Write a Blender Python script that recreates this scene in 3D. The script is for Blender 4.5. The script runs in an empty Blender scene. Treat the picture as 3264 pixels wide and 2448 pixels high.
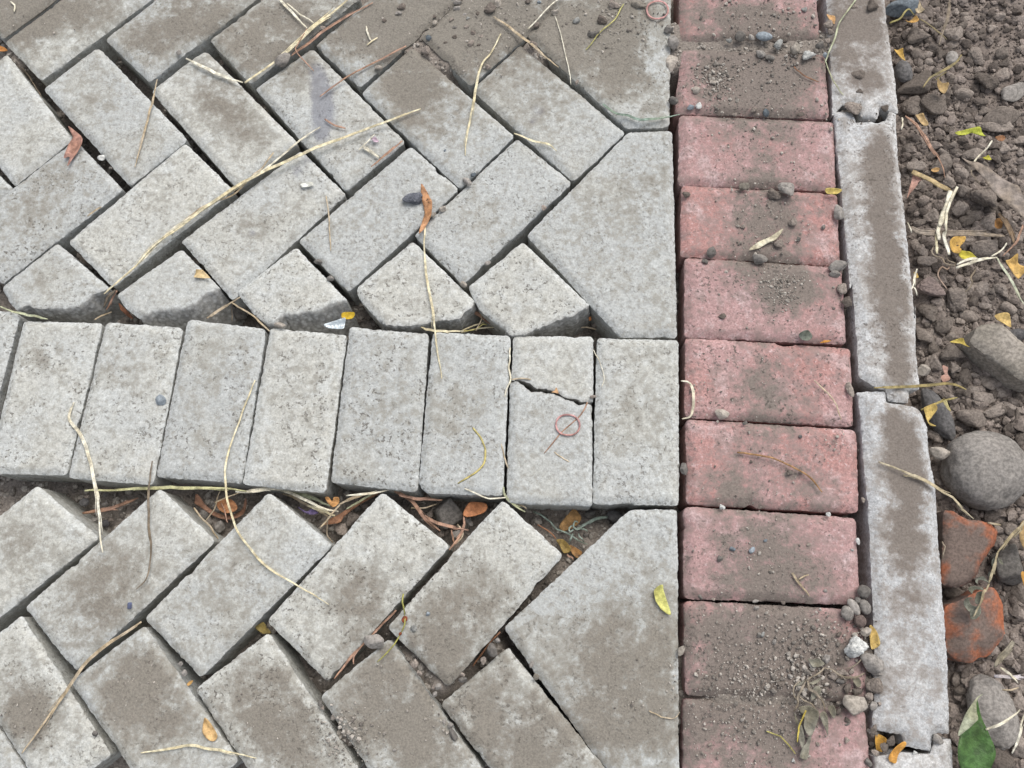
import bpy, math, random
import numpy as np
from mathutils import Matrix, Vector
from mathutils.geometry import delaunay_2d_cdt

scene = bpy.context.scene
COL = scene.collection
rng = np.random.default_rng(7)

# ------------------------------------------------------------------ camera
F_PX, PITCH, ROLL, CAM_H = 2734.0, 0.26457, 0.11348, 1.057   # photo 3264 x 2448
N_DOWN = np.array([math.sin(ROLL)*math.sin(PITCH), math.cos(ROLL)*math.sin(PITCH), math.cos(PITCH)])
E_X = np.array([1.0, 0, 0]) - N_DOWN*N_DOWN[0]
E_X /= np.linalg.norm(E_X)
E_Y = -np.cross(N_DOWN, E_X)
_R = np.array([E_X, E_Y, -N_DOWN]) @ np.diag([1, -1, -1])
cam_data = bpy.data.cameras.new('camera')
cam = bpy.data.objects.new('camera', cam_data)
COL.objects.link(cam)
cam_data.sensor_fit = 'HORIZONTAL'
cam_data.sensor_width = 36.0
cam_data.lens = 36.0*F_PX/3264
cam_data.clip_start = 0.01
cam_data.clip_end = 200
M4 = Matrix([list(_R[i]) + [0] for i in range(3)] + [[0, 0, 0, 1]])
M4.translation = Vector((0, 0, CAM_H))
cam.matrix_world = M4
scene.camera = cam

# ------------------------------------------------------------------ sky, sun, exposure
world = bpy.data.worlds.new('World')
scene.world = world
world.use_nodes = True
wn = world.node_tree
wn.nodes.clear()
w_out = wn.nodes.new('ShaderNodeOutputWorld')
w_bg = wn.nodes.new('ShaderNodeBackground')
w_sky = wn.nodes.new('ShaderNodeTexSky')
w_sky.sky_type = 'NISHITA'
w_sky.sun_disc = False
SUN_EL, SUN_ROT = math.radians(58), math.radians(30)     # from image top, a little right
w_sky.sun_elevation = SUN_EL
w_sky.sun_rotation = SUN_ROT
w_sky.air_density = 1.0
w_sky.dust_density = 3.0
w_hs = wn.nodes.new('ShaderNodeHueSaturation')
w_hs.inputs['Saturation'].default_value = 0.34
wn.links.new(w_sky.outputs[0], w_hs.inputs['Color'])
wn.links.new(w_hs.outputs[0], w_bg.inputs[0])
w_bg.inputs[1].default_value = 0.12
wn.links.new(w_bg.outputs[0], w_out.inputs[0])
sun_d = bpy.data.lights.new('sun', 'SUN')
sun_d.energy = 1.0
sun_d.angle = math.radians(40)
sun_d.color = (1.0, 0.955, 0.89)
sun = bpy.data.objects.new('sun', sun_d)
COL.objects.link(sun)
sdir = Vector((math.sin(SUN_ROT)*math.cos(SUN_EL), math.cos(SUN_ROT)*math.cos(SUN_EL), math.sin(SUN_EL)))
sun.rotation_euler = sdir.to_track_quat('Z', 'Y').to_euler()
scene.view_settings.view_transform = 'Standard'
scene.view_settings.look = 'None'
scene.view_settings.gamma = 1
scene.view_settings.exposure = 0.71
scene.view_settings.use_curve_mapping = False
scene.render.engine = 'CYCLES'
scene.cycles.max_bounces = 6

# ------------------------------------------------------------------ photo -> ground
REG = {'A': (0, 0, 1000/2074), 'B': (1000, 0, 1000/2074), 'C': (0, 800, 1000/2074), 'D': (1000, 800, 1000/2074),
       'E': (0, 1600, 1000/2074), 'F': (1000, 1600, 1000/2074), 'G': (2000, 0, 1264/2074), 'H': (2000, 900, 1264/2212),
       'I': (2000, 1600, 1264/2212), 'J': (2764, 0, 500/1975), 'K': (2764, 400, 500/1975), 'L': (2764, 800, 500/1975),
       'M': (2764, 1200, 500/1975), 'N': (2864, 1600, 400/1580), 'O': (2464, 2000, 800/2212), 'Q': (200, 1520, 700/2212),
       'R': (850, 1540, 600/2212), 'S': (1400, 1560, 700/2212), 'T': (300, 880, 800/2212), 'U': (1050, 900, 1000/2212),
       'd': (0, 0, 3264/2212)}


def P(s):
    """survey string -> photo pixels"""
    out, cur = [], None
    for t in s.split():
        if t in REG:
            cur = REG[t]
            continue
        x, y = map(float, t.split(','))
        out.append((cur[0] + x*cur[2], cur[1] + y*cur[2]))
    return np.array(out)


def G(px, z=0.0):
    """photo pixels -> points on the horizontal plane at height z (metres)"""
    px = np.atleast_2d(np.asarray(px, float))
    r = np.c_[(px[:, 0]-1632)/F_PX, (px[:, 1]-1224)/F_PX, np.ones(len(px))]
    X = r/(r @ N_DOWN)[:, None]*(CAM_H - np.asarray(z))[..., None] if np.ndim(z) else r/(r @ N_DOWN)[:, None]*(CAM_H - z)
    return np.c_[X @ E_X, X @ E_Y, np.full(len(px), 0.0) + z]


def mpp(px):
    a = G([px, (px[0]+10, px[1])])
    return np.linalg.norm(a[1]-a[0])/10


# ------------------------------------------------------------------ noise
def _hash(ix, iy, iz, seed):
    h = (ix*374761393 + iy*668265263 + iz*2147483647 + seed*1274126177) & 0xffffffff
    h = ((h ^ (h >> 13))*1274126177) & 0xffffffff
    h = ((h ^ (h >> 16))*2246822519) & 0xffffffff
    return ((h ^ (h >> 15)) & 0xffff)/65535.0


def vnoise(p, seed=0):
    p = np.asarray(p, float)
    if p.shape[1] == 2:
        p = np.c_[p, np.zeros(len(p))]
    i = np.floor(p).astype(np.int64)
    f = p - i
    f = f*f*(3-2*f)
    r = 0
    for dx in (0, 1):
        for dy in (0, 1):
            for dz in (0, 1):
                w = (f[:, 0] if dx else 1-f[:, 0])*(f[:, 1] if dy else 1-f[:, 1])*(f[:, 2] if dz else 1-f[:, 2])
                r = r + w*_hash(i[:, 0]+dx, i[:, 1]+dy, i[:, 2]+dz, seed)
    return r*2-1


def fbm(p, octv=4, seed=0):
    a, s, r = 1.0, 0.0, 0
    p = np.asarray(p, float)
    for o in range(octv):
        r = r + a*vnoise(p*2**o + 17.3*o, seed+o)
        s += a
        a *= .55
    return r/s


# ------------------------------------------------------------------ dirt survey (photo px of the 2212-wide view)
def blobs(s):
    return np.array([list(map(float, t.split(','))) for t in s.split()])


DIRT = blobs('''130,30,90,.85 60,10,90,.95 0,30,80,.9 140,80,35,-.5 250,30,60,.3 370,60,100,.8 430,20,70,.7 300,110,50,.35 600,70,100,.8 540,120,70,.5 660,30,70,.5 800,60,80,.65 850,20,90,.9
740,110,50,.3 860,110,60,.4 1000,70,130,1.1 1050,20,130,1.2 940,120,60,.7 1250,80,110,.85 1330,40,110,.95 1380,180,60,.6 1290,170,60,.55 1420,240,60,.25
220,215,45,.4 460,210,60,.75 510,265,60,.65 560,310,40,.3 640,160,50,.3 890,190,70,.75 930,255,65,.75 840,170,40,.4 1165,240,60,.4 130,390,70,.5 60,470,90,.4 330,440,60,.2
545,490,40,.55 620,430,60,.2 800,440,60,.2 1060,470,80,.2 1320,480,100,.35 1400,380,60,.4 85,610,16,.5 100,770,45,.4 270,790,60,.42 470,850,60,.2
640,830,80,.2 830,880,80,.3 1000,880,60,.4 1375,900,80,.3 30,1170,60,.55 120,1180,60,.2 200,1310,85,.9 260,1220,70,.5 480,1280,110,.4 790,1320,70,.65
760,1250,60,.35 1020,1320,120,.65 960,1400,80,.6 1330,1400,120,.65 1420,1300,90,.35 1330,1560,130,.85 60,1540,80,.85 20,1480,60,.5 290,1480,95,.95
350,1560,100,.6 570,1500,100,.75 640,1600,100,.85 830,1480,110,.8 900,1600,120,.8 1080,1550,110,.7 1150,1640,100,.85
1600,40,120,1.1 1720,90,70,.6 1560,175,70,.9 1680,150,100,.75 1640,210,120,.6 1650,330,140,.28 1620,500,90,.6 1700,460,80,.45 1650,405,60,.6 1690,620,58,1.3
1600,590,80,.4 1780,640,60,.4 1700,580,60,.5 1640,800,110,.4 1660,890,110,.5 1500,690,80,.2 1650,1020,90,.5 1560,1060,60,.5 1760,1050,60,.5 1600,1180,100,.5
1680,1200,100,.45 1740,1250,80,.5 1600,1240,70,.3 1650,1420,110,.85 1560,1370,70,.45 1600,1460,110,.8 1750,1440,110,1.1 1640,1590,150,.95 1500,1600,60,.3
1860,80,60,.85 1850,20,70,.95 1870,180,40,.7 1830,140,30,.4 1900,400,32,0.98 1903,440,33,0.98 1905,480,34,0.98 1910,520,34,0.98 1915,560,34,0.98 1918,600,36,0.98 1920,640,38,0.98 1921,680,38,0.91 1890,340,36,0.70 1900,370,30,0.56 1925,720,36,0.91 1930,760,34,0.84 1938,805,28,0.84 1900,290,30,0.42
1935,900,32,0.94 1945,940,35,1.00 1950,985,38,0.94 1955,1030,42,0.81 1958,1070,42,0.69 1960,1110,42,0.69 1955,1150,46,0.56 1950,1200,50,0.56 1960,1290,45,0.44 1945,1370,40,0.19 1930,1500,20,.5 1900,1450,30,.65''')
SOOT = blobs('''684,145,20,.6 689,170,22,1.0 694,200,24,1.3 697,232,25,1.35 698,262,25,1.2 694,292,22,.9 642,372,17,.8 662,342,20,.7 620,345,14,.35 1160,238,20,.6 1150,262,10,.5 545,500,12,.8 100,770,20,.25 155,1322,5,.2 1410,890,16,.3 880,425,9,.6''')
for _t in (DIRT, SOOT):
    _t[:, :3] *= 3264/2212


def field(tab, xyz):
    """sum of soft patches, evaluated on the ground"""
    c = G(tab[:, :2])
    out = np.zeros(len(xyz))
    for k in range(len(tab)):
        r = tab[k, 2]*mpp(tab[k, :2])
        d2 = ((xyz[:, 0]-c[k, 0])**2 + (xyz[:, 1]-c[k, 1])**2)/r**2
        out += tab[k, 3]*np.exp(-d2)
    return out


# ------------------------------------------------------------------ materials
def new_mat(name):
    m = bpy.data.materials.new(name)
    m.use_nodes = True
    nt = m.node_tree
    nt.nodes.clear()
    out = nt.nodes.new('ShaderNodeOutputMaterial')
    b = nt.nodes.new('ShaderNodeBsdfPrincipled')
    nt.links.new(b.outputs[0], out.inputs[0])
    b.inputs['Specular IOR Level'].default_value = 0.25
    b.inputs['Roughness'].default_value = 0.9
    return m, nt, b


class NT:
    def __init__(s, nt):
        s.nt = nt

    def pos(s):
        return s.nt.nodes.new('ShaderNodeNewGeometry').outputs['Position']

    def link(s, a, b):
        if hasattr(a, 'is_output'):
            s.nt.links.new(a, b)
        else:
            b.default_value = a

    def noise(s, vec, scale, detail=3, rough=.55, dist=0):
        n = s.nt.nodes.new('ShaderNodeTexNoise')
        s.nt.links.new(vec, n.inputs['Vector'])
        n.inputs['Scale'].default_value = scale
        n.inputs['Detail'].default_value = detail
        n.inputs['Roughness'].default_value = rough
        n.inputs['Distortion'].default_value = dist
        return n.outputs['Fac']

    def vor(s, vec, scale, feature='F1', out='Distance'):
        n = s.nt.nodes.new('ShaderNodeTexVoronoi')
        n.feature = feature
        s.nt.links.new(vec, n.inputs['Vector'])
        n.inputs['Scale'].default_value = scale
        return n.outputs[out]

    def math(s, op, a, b=0.0, c=None, clamp=False):
        n = s.nt.nodes.new('ShaderNodeMath')
        n.operation = op
        n.use_clamp = clamp
        s.link(a, n.inputs[0])
        s.link(b, n.inputs[1])
        if c is not None:
            s.link(c, n.inputs[2])
        return n.outputs[0]

    def ramp(s, v, lo, hi, a=0.0, b=1.0):
        n = s.nt.nodes.new('ShaderNodeMapRange')
        n.interpolation_type = 'SMOOTHSTEP'
        s.link(v, n.inputs['Value'])
        n.inputs['From Min'].default_value = lo
        n.inputs['From Max'].default_value = hi
        n.inputs['To Min'].default_value = a
        n.inputs['To Max'].default_value = b
        return n.outputs['Result']

    def mix(s, f, a, b, blend='MIX'):
        n = s.nt.nodes.new('ShaderNodeMix')
        n.data_type = 'RGBA'
        n.blend_type = blend
        s.link(f, n.inputs[0])
        for v, i in ((a, 6), (b, 7)):
            if isinstance(v, tuple):
                v = v + (1,) if len(v) == 3 else v
            s.link(v, n.inputs[i])
        return n.outputs[2]

    def scale(s, col, f):
        n = s.nt.nodes.new('ShaderNodeVectorMath')
        n.operation = 'SCALE'
        s.link(col, n.inputs[0])
        s.link(f, n.inputs['Scale'])
        return n.outputs[0]

    def attr(s, name):
        n = s.nt.nodes.new('ShaderNodeAttribute')
        n.attribute_name = name
        return n.outputs['Fac']

    def rand(s):
        return s.nt.nodes.new('ShaderNodeObjectInfo').outputs['Random']

    def island(s):
        return s.nt.nodes.new('ShaderNodeNewGeometry').outputs['Random Per Island']

    def bump(s, h, bsdf, strength, dist):
        n = s.nt.nodes.new('ShaderNodeBump')
        n.inputs['Strength'].default_value = strength
        n.inputs['Distance'].default_value = dist
        s.nt.links.new(h, n.inputs['Height'])
        s.nt.links.new(n.outputs[0], bsdf.inputs['Normal'])


def concrete(name, cool, warm, dirt_a, dirt_b, film, bloom, grain=.15, bias=0.0, pit=.55):
    m, nt, b = new_mat(name)
    t = NT(nt)
    p = t.pos()
    g1 = t.noise(p, 420, 2, .6)            # millimetre grain
    g2 = t.noise(p, 170, 3, .6)
    nf = t.math('MULTIPLY_ADD', t.noise(p, 64, 9, .78), 3.5, -1.25)     # ragged flecks, 3 to 15 mm
    nl = t.noise(p, 10, 3, .5)
    rnd = t.rand()
    base = t.mix(t.ramp(t.math('ADD', nl, t.math('MULTIPLY', t.math('SUBTRACT', rnd, .5), .34)), .34, .66), cool, warm)
    base = t.mix(t.math('MULTIPLY', t.ramp(t.attr('dirt'), -.02, -.3), .6), base, bloom)      # lime-washed arrises
    base = t.mix(t.math('MULTIPLY', t.ramp(t.noise(p, 24, 5, .66), .50, .66), .55), base, bloom)
    gr = t.math('ADD', t.ramp(g1, .3, .7, 1-grain, 1+grain*.8), t.ramp(g2, .3, .7, -.09, .08))
    fl = t.math('MULTIPLY_ADD', t.noise(p, 165, 5, .72), 3.4, -1.2)      # 2 to 4 mm grains
    sp = t.math('MULTIPLY', t.ramp(t.math('MULTIPLY_ADD', nf, .30, fl), .70, 1.0), .50)
    base = t.mix(sp, base, film)
    base = t.mix(t.math('MULTIPLY', t.ramp(t.math('MULTIPLY_ADD', nf, -.2, fl), .22, -.10), .55), base, tuple(min(1, c*1.18) for c in bloom))
    base = t.scale(base, t.math('MULTIPLY', gr, t.ramp(rnd, 0, 1, .95, 1.05)))
    dirt = t.math('MULTIPLY', t.attr('dirt'), t.ramp(t.noise(p, 19, 7, .7), .36, .60, .55, 1.15))
    fm = t.math('ADD', t.math('MULTIPLY_ADD', dirt, .95, nf), t.math('MULTIPLY', t.math('SUBTRACT', nl, .5), .8))
    fm = t.math('ADD', fm, t.math('MULTIPLY', t.math('SUBTRACT', g1, .5), .5))
    f1 = t.math('MULTIPLY', t.ramp(fm, .52+bias, .95+bias), .78)
    f2 = t.math('MULTIPLY', t.ramp(t.math('MULTIPLY_ADD', dirt, .35, fm), .95+bias, 1.68+bias), .92)
    col = t.mix(f1, base, film)
    dn = t.noise(p, 420, 2, .6)
    dcol = t.scale(t.mix(nl, dirt_a, dirt_b), t.ramp(dn, .3, .7, .84, 1.18))
    col = t.mix(f2, col, dcol)
    # open pores of the dry-cast concrete
    pn = t.noise(p, 230, 3, .6)
    pits = t.math('MULTIPLY', t.ramp(pn, .56, .635), t.ramp(t.noise(p, 30, 4, .6), .42, .60, .12, 1))
    r2 = t.math('FRACT', t.math('MULTIPLY', rnd, 7.31))
    pits = t.math('MULTIPLY', pits, t.ramp(r2, 0, 1, .45, 1.15))
    col = t.mix(t.math('MULTIPLY', pits, pit), col, tuple(c*.62 for c in dirt_a))
    # soot and old smears
    sn = t.math('ADD', t.attr('soot'), t.math('MULTIPLY', t.math('SUBTRACT', nf, .5), .45))
    col = t.mix(t.math('MULTIPLY', t.ramp(sn, .25, 1.0), .62), col, (.17, .175, .21))
    # fractured concrete: darker with coarse aggregate
    ag = t.mix(t.ramp(t.vor(p, 150, 'F1', 'Distance'), .2, .6), (.44, .435, .415), (.29, .282, .262))
    ag = t.scale(ag, t.ramp(g2, .3, .7, .7, 1.25))
    col = t.mix(t.math('MULTIPLY', t.attr('broken'), .9), col, ag)
    nt.links.new(col, b.inputs['Base Color'])
    h = t.math('ADD', t.math('MULTIPLY', g1, .5), t.math('MULTIPLY', g2, .7))
    h = t.math('SUBTRACT', t.math('MULTIPLY_ADD', nf, .3, h), t.math('MULTIPLY', pits, .8))
    t.bump(h, b, .5, .0013)
    return m


MAT_GREY = concrete('grey_concrete', (.443, .452, .436), (.466, .461, .420), (.188, .169, .142), (.232, .209, .174), (.298, .287, .252), (.515, .53, .515), pit=.7)
MAT_RED = concrete('red_concrete', (.43, .275, .263), (.40, .222, .20), (.172, .150, .130), (.20, .170, .146), (.285, .205, .188), (.54, .43, .42), grain=.2, bias=.07, pit=.85)
MAT_KERB = concrete('kerb_concrete', (.47, .475, .475), (.50, .49, .47), (.165, .138, .118), (.20, .172, .146), (.30, .275, .25), (.57, .575, .575), grain=.22, bias=.02, pit=.6)


def earth(name, a, b2, scale=90, bump=.6, island=False, dist=.0012):
    m, nt, b = new_mat(name)
    t = NT(nt)
    p = t.pos()
    n1 = t.noise(p, scale*4, 3, .65)
    n2 = t.noise(p, scale*.35, 4, .6)
    r = t.island() if island else t.rand()
    c = t.mix(t.ramp(t.math('ADD', n2, t.math('MULTIPLY', t.math('SUBTRACT', r, .5), .7)), .3, .7), a, b2)
    c = t.scale(c, t.math('MULTIPLY', t.ramp(n1, .3, .7, .68, 1.28), t.ramp(r, 0, 1, .78, 1.22)))
    nt.links.new(c, b.inputs['Base Color'])
    t.bump(t.math('ADD', n1, t.noise(p, scale, 3, .6)), b, bump, dist)
    b.inputs['Specular IOR Level'].default_value = .12
    return m


MAT_SOIL = earth('dry_soil', (0.142, 0.115, 0.100), (0.202, 0.169, 0.146))
MAT_CRUMB = earth('soil_crumb', (0.139, 0.116, 0.100), (0.220, 0.185, 0.161), island=True)
MAT_BED = earth('bedding_soil', (0.114, 0.099, 0.086), (0.197, 0.172, 0.149))
MAT_GRIT = earth('grey_grit', (0.223, 0.199, 0.174), (0.359, 0.327, 0.287), island=True)
MAT_CLOD = earth('soil_clod', (0.161, 0.136, 0.116), (0.238, 0.203, 0.175))
MAT_PINKCLOD = earth('pinkish_clod', (.15, .115, .10), (.19, .15, .135))
MAT_STONE = earth('grey_stone', (0.179, 0.165, 0.149), (0.257, 0.237, 0.215), scale=60, bump=.35)
MAT_TAN = earth('tan_stone', (0.236, 0.212, 0.177), (0.330, 0.295, 0.254), scale=60, bump=.35)
MAT_PALE = earth('pale_stone', (.32, .32, .30), (.44, .44, .42), scale=70, bump=.6)
MAT_BLUE = earth('blue_grey_stone', (.13, .15, .165), (.21, .235, .255), scale=60, bump=.25)
MAT_DARK = earth('dark_stone', (.075, .072, .074), (.12, .115, .112), scale=60, bump=.3)
MAT_COAL = earth('black_lump', (.10, .105, .122), (.20, .208, .23), scale=120, bump=.9)


def brick_mat():
    m, nt, b = new_mat('fired_brick')
    t = NT(nt)
    p = t.pos()
    n1 = t.noise(p, 300, 3, .6)
    n2 = t.noise(p, 26, 5, .62)
    c = t.mix(t.ramp(t.math('ADD', n2, t.math('MULTIPLY', t.attr('dirt'), -.5)), .42, .66), (.165, .125, .105), (.36, .125, .062))
    c = t.scale(c, t.ramp(n1, .3, .7, .75, 1.2))
    nt.links.new(c, b.inputs['Base Color'])
    t.bump(n1, b, .5, .001)
    return m


MAT_BRICK = brick_mat()
_fm = {}


def fibre(col, rough=.65, var=.36, spots=.0):
    """straw, leaf and twig surfaces"""
    k = (col, rough, spots)
    if k in _fm:
        return _fm[k]
    m, nt, b = new_mat('dry_plant' if col[1] < col[0]*1.05 else 'green_plant')
    t = NT(nt)
    p = t.pos()
    n = t.noise(p, 120, 3, .6)
    n2 = t.noise(p, 700, 2, .6)
    c = t.scale(t.mix(t.ramp(t.noise(p, 40, 2), .35, .65), col, tuple(x*f for x, f in zip(col, (.88, .84, .76)))), t.math('MULTIPLY', t.ramp(n, .3, .7, 1-var, 1+var), t.ramp(n2, .3, .7, .88, 1.1)))
    if spots:
        s = t.ramp(t.noise(p, 230, 1), .66, .7)
        c = t.mix(t.math('MULTIPLY', s, spots), c, (.05, .03, .02))
    nt.links.new(c, b.inputs['Base Color'])
    b.inputs['Roughness'].default_value = rough
    b.inputs['Subsurface Weight'].default_value = 0
    t.bump(t.math('ADD', n, t.noise(p, 420, 2, .6)), b, .6, .0007)
    _fm[k] = m
    return m


STRAW, STRAWP, STRAWT = (.68, .615, .43), (.69, .655, .54), (.48, .40, .29)
PINKB, GREYB, GREENP = (.38, .235, .17), (.23, .19, .145), (.42, .44, .30)
YEL, ORG, TANL, BRN = (.55, .40, .10), (.46, .24, .08), (.50, .35, .15), (.22, .11, .06)
YGR, OLV, PINKL = (.46, .46, .09), (.21, .16, .05), (.42, .235, .185)


# ------------------------------------------------------------------ mesh helpers
def mesh_np(name, V, T, mats, attrs=None, smooth=True, quads=None):
    me = bpy.data.meshes.new(name)
    V = np.asarray(V, np.float32)
    polys = [np.asarray(T, np.int32).reshape(-1, 3)] if T is not None and len(T) else []
    if quads is not None and len(quads):
        polys.append(np.asarray(quads, np.int32).reshape(-1, 4))
    loops = np.concatenate([q.ravel() for q in polys])
    tot = np.concatenate([np.full(len(q), q.shape[1], np.int32) for q in polys])
    start = np.concatenate([[0], np.cumsum(tot)[:-1]]).astype(np.int32)
    me.vertices.add(len(V))
    me.vertices.foreach_set('co', V.ravel())
    me.loops.add(len(loops))
    me.loops.foreach_set('vertex_index', loops.astype(np.int32))
    me.polygons.add(len(tot))
    me.polygons.foreach_set('loop_start', start)
    me.polygons.foreach_set('loop_total', tot)
    me.polygons.foreach_set('use_smooth', np.full(len(tot), smooth))
    me.update(calc_edges=True)
    for k, v in (attrs or {}).items():
        a = me.attributes.new(k, 'FLOAT', 'POINT')
        a.data.foreach_set('value', np.asarray(v, np.float32))
    for mt in mats:
        me.materials.append(mt)
    return me


def obj(name, me, parent=None, loc=(0, 0, 0), **props):
    o = bpy.data.objects.new(name, me)
    COL.objects.link(o)
    o.location = loc
    if parent is not None:
        o.parent = parent
        pl = parent.location
        o.location = (loc[0]-pl[0], loc[1]-pl[1], loc[2]-pl[2])
    for k, v in props.items():
        if v:
            o[k] = v
    return o


def tidy_poly(p):
    a = 0.5*np.sum(p[:, 0]*np.roll(p[:, 1], -1) - np.roll(p[:, 0], -1)*p[:, 1])
    return (p if a > 0 else p[::-1]), a > 0


def outline(p, broken, r, step):
    """round the corners and resample; returns points and a flag per point for fractured edges"""
    n = len(p)
    pts, fl = [], []
    for i in range(n):
        a, b, c = p[i-1], p[i], p[(i+1) % n]
        ba, bc = a-b, c-b
        la, lc = np.linalg.norm(ba), np.linalg.norm(bc)
        br_in, br_out = ((i-1) % n) in broken, i in broken
        rr = min(r, la*.4, lc*.4)
        if br_in and br_out:
            pts.append(b); fl.append(1)
            continue
        if br_in or br_out:
            rr = min(rr, .002)
        s, e = b + ba/la*rr, b + bc/lc*rr
        for t in (0, .25, .5, .75, 1):
            pts.append((1-t)**2*s + 2*t*(1-t)*b + t*t*e)
            fl.append(1 if (t < .5 and br_in) or (t >= .5 and br_out) else 0)
    pts = np.array(pts)
    q, f = [], []
    for i in range(len(pts)):
        a, b = pts[i], pts[(i+1) % len(pts)]
        k = max(1, int(round(np.linalg.norm(b-a)/step)))
        for j in range(k):
            q.append(a + (b-a)*j/k)
            f.append(fl[i] and fl[(i+1) % len(pts)])
    return np.array(q), np.array(f, float)


def seg_dist(p, ring):
    a, b = ring, np.roll(ring, -1, 0)
    ab = b-a
    L = (ab**2).sum(1) + 1e-12
    d = np.full(len(p), 9.0)
    for s in range(0, len(p), 4000):
        q = p[s:s+4000]
        w = q[:, None, :]-a[None]
        t = np.clip((w*ab[None]).sum(2)/L, 0, 1)
        d[s:s+4000] = np.sqrt((((w-t[..., None]*ab[None])**2).sum(2)).min(1))
    return d


def inside(p, ring):
    a, b = ring, np.roll(ring, -1, 0)
    c = np.zeros(len(p), bool)
    for i in range(len(a)):
        if a[i, 1] == b[i, 1]:
            continue
        k = ((a[i, 1] > p[:, 1]) != (b[i, 1] > p[:, 1])) & (p[:, 0] < (b[i, 0]-a[i, 0])*(p[:, 1]-a[i, 1])/(b[i, 1]-a[i, 1]) + a[i, 0])
        c ^= k
    return c


def fill(ring, step, seed, margin=.5):
    lo, hi = ring.min(0), ring.max(0)
    gx, gy = np.meshgrid(np.arange(lo[0], hi[0], step), np.arange(lo[1], hi[1], step))
    q = np.c_[gx.ravel(), gy.ravel()]
    q += np.random.default_rng(seed).uniform(-.28, .28, q.shape)*step
    q = q[inside(q, ring)]
    d = seg_dist(q, ring)
    q, d = q[d > step*margin], d[d > step*margin]
    n = len(ring)
    allp = np.concatenate([ring, q])
    res = delaunay_2d_cdt([Vector(v) for v in allp], [(i, (i+1) % n) for i in range(n)], [list(range(n))], 1, 1e-9)
    tri = [f for f in res[2] if len(f) == 3]
    ov = res[3]
    V = np.array([list(v) for v in res[0]])
    idx = np.full(len(allp), -1)
    for k, o in enumerate(ov):
        for s in o:
            idx[s] = k
    return V, np.array(tri), idx[:n], np.concatenate([np.zeros(n), d]), idx


CHAMFER = (.0048, .0095)
ALL_RINGS = []


def block(name, parent, px, mat, seed, z=0.0, h=.07, tilt=(0, 0), broken=(), r=.006, step=.0024, chamfer=CHAMFER,
          rough=1.0, dirt0=0.0, splay=.25, rings=True, lumpy=0.0, rim=-.28, dirt_side=.0, **props):
    """a cast block: crumbled outline, worn chamfer, uneven top, real sides and underside"""
    p = G(px, z)[:, :2]
    p, same = tidy_poly(p)
    n = len(p)
    bk = set(broken) if same else set((n-2-b) % n for b in broken)
    ring, fl = outline(p, bk, r, .0019)
    nx = np.roll(ring, -1, 0)-np.roll(ring, 1, 0)
    nrm = np.c_[nx[:, 1], -nx[:, 0]]/(np.linalg.norm(nx, axis=1)[:, None]+1e-9)
    off = .0010*rough*fbm(ring*330, 3, seed) + .0008*rough*fbm(ring*70, 2, seed+5)
    chip = np.clip(fbm(ring*38, 2, seed+9)-.54, 0, 1)*.010*rough
    off = off-chip + fl*(.0028*fbm(ring*90, 4, seed+3))
    ring = ring + nrm*off[:, None]
    if rings:
        ALL_RINGS.append(ring)
    V, T, ri, _, _ = fill(ring, step, seed)
    d = seg_dist(V, ring)
    d[ri] = 0
    c, w = chamfer
    # fractured edges have no chamfer
    if fl.any():
        dbk = np.sqrt(((V[:, None, :]-ring[fl > 0][None])**2).sum(2)).min(1)
        dok = np.sqrt(((V[:, None, :]-ring[fl == 0][None])**2).sum(2)).min(1) if (fl == 0).any() else dbk+9
        ch = c*np.clip(1-dok/w, 0, 1)**1.35 + .0012*np.clip(1-dbk/.004, 0, 1)
    else:
        dbk = np.full(len(V), 9.0)
        ch = c*np.clip(1-d/w, 0, 1)**1.35
    cen = p.mean(0)
    zt = z - ch + .00035*fbm(V*260, 2, seed+1) + .0006*fbm(V*45, 3, seed+2) + tilt[0]*(V[:, 0]-cen[0]) + tilt[1]*(V[:, 1]-cen[1])
    if lumpy:
        zt += lumpy*fbm(V*22, 3, seed+8)
    top = np.c_[V, zt]
    verts, attr_b = [top], [np.clip(1-dbk/.0015, 0, 1)*.8]
    xyz = top
    dirt = field(DIRT, xyz) + dirt0
    dr = [dirt + np.clip(1-d/.012, 0, 1)*rim]
    so = [field(SOOT, xyz)]
    nr = len(ring)
    levels = [.06, .16, .3, .5, .75, 1.0] if fl.any() else [.05, .25, 1.0]
    base_i = len(V)
    quads = []
    prev = ri
    for L in levels:
        dep = L*h
        o2 = fl*(splay*dep + .0045*fbm(np.c_[ring*75, np.full(nr, dep*75)], 4, seed+21)*min(1, L*6)) + (1-fl)*(-.0003 + .0006*fbm(np.c_[ring*60, np.full(nr, dep*60)], 2, seed+30))
        rr = ring + nrm*o2[:, None]
        zz = top[ri, 2]-dep
        verts.append(np.c_[rr, zz])
        dr.append(np.full(nr, dirt_side + .25*L))
        so.append(np.zeros(nr))
        attr_b.append(fl)
        cur = np.arange(base_i, base_i+nr)
        quads.append(np.c_[prev, cur, np.roll(cur, -1), np.roll(prev, -1)])
        prev = cur
        base_i += nr
    cv = verts[-1].mean(0)[None]
    verts.append(cv)
    dr.append([.3]); so.append([0]); attr_b.append([0])
    T2 = np.c_[np.roll(prev, -1), prev, np.full(nr, base_i)]
    A = np.concatenate(verts)
    org = np.array([cen[0], cen[1], z])
    me = mesh_np(name, A-org, np.concatenate([T, T2]), [mat],
                 {'dirt': np.concatenate(dr), 'soot': np.concatenate(so), 'broken': np.concatenate(attr_b)}, quads=np.concatenate(quads))
    me.set_sharp_from_angle(angle=math.radians(58))
    return obj(name, me, parent, tuple(org), **props)


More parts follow.
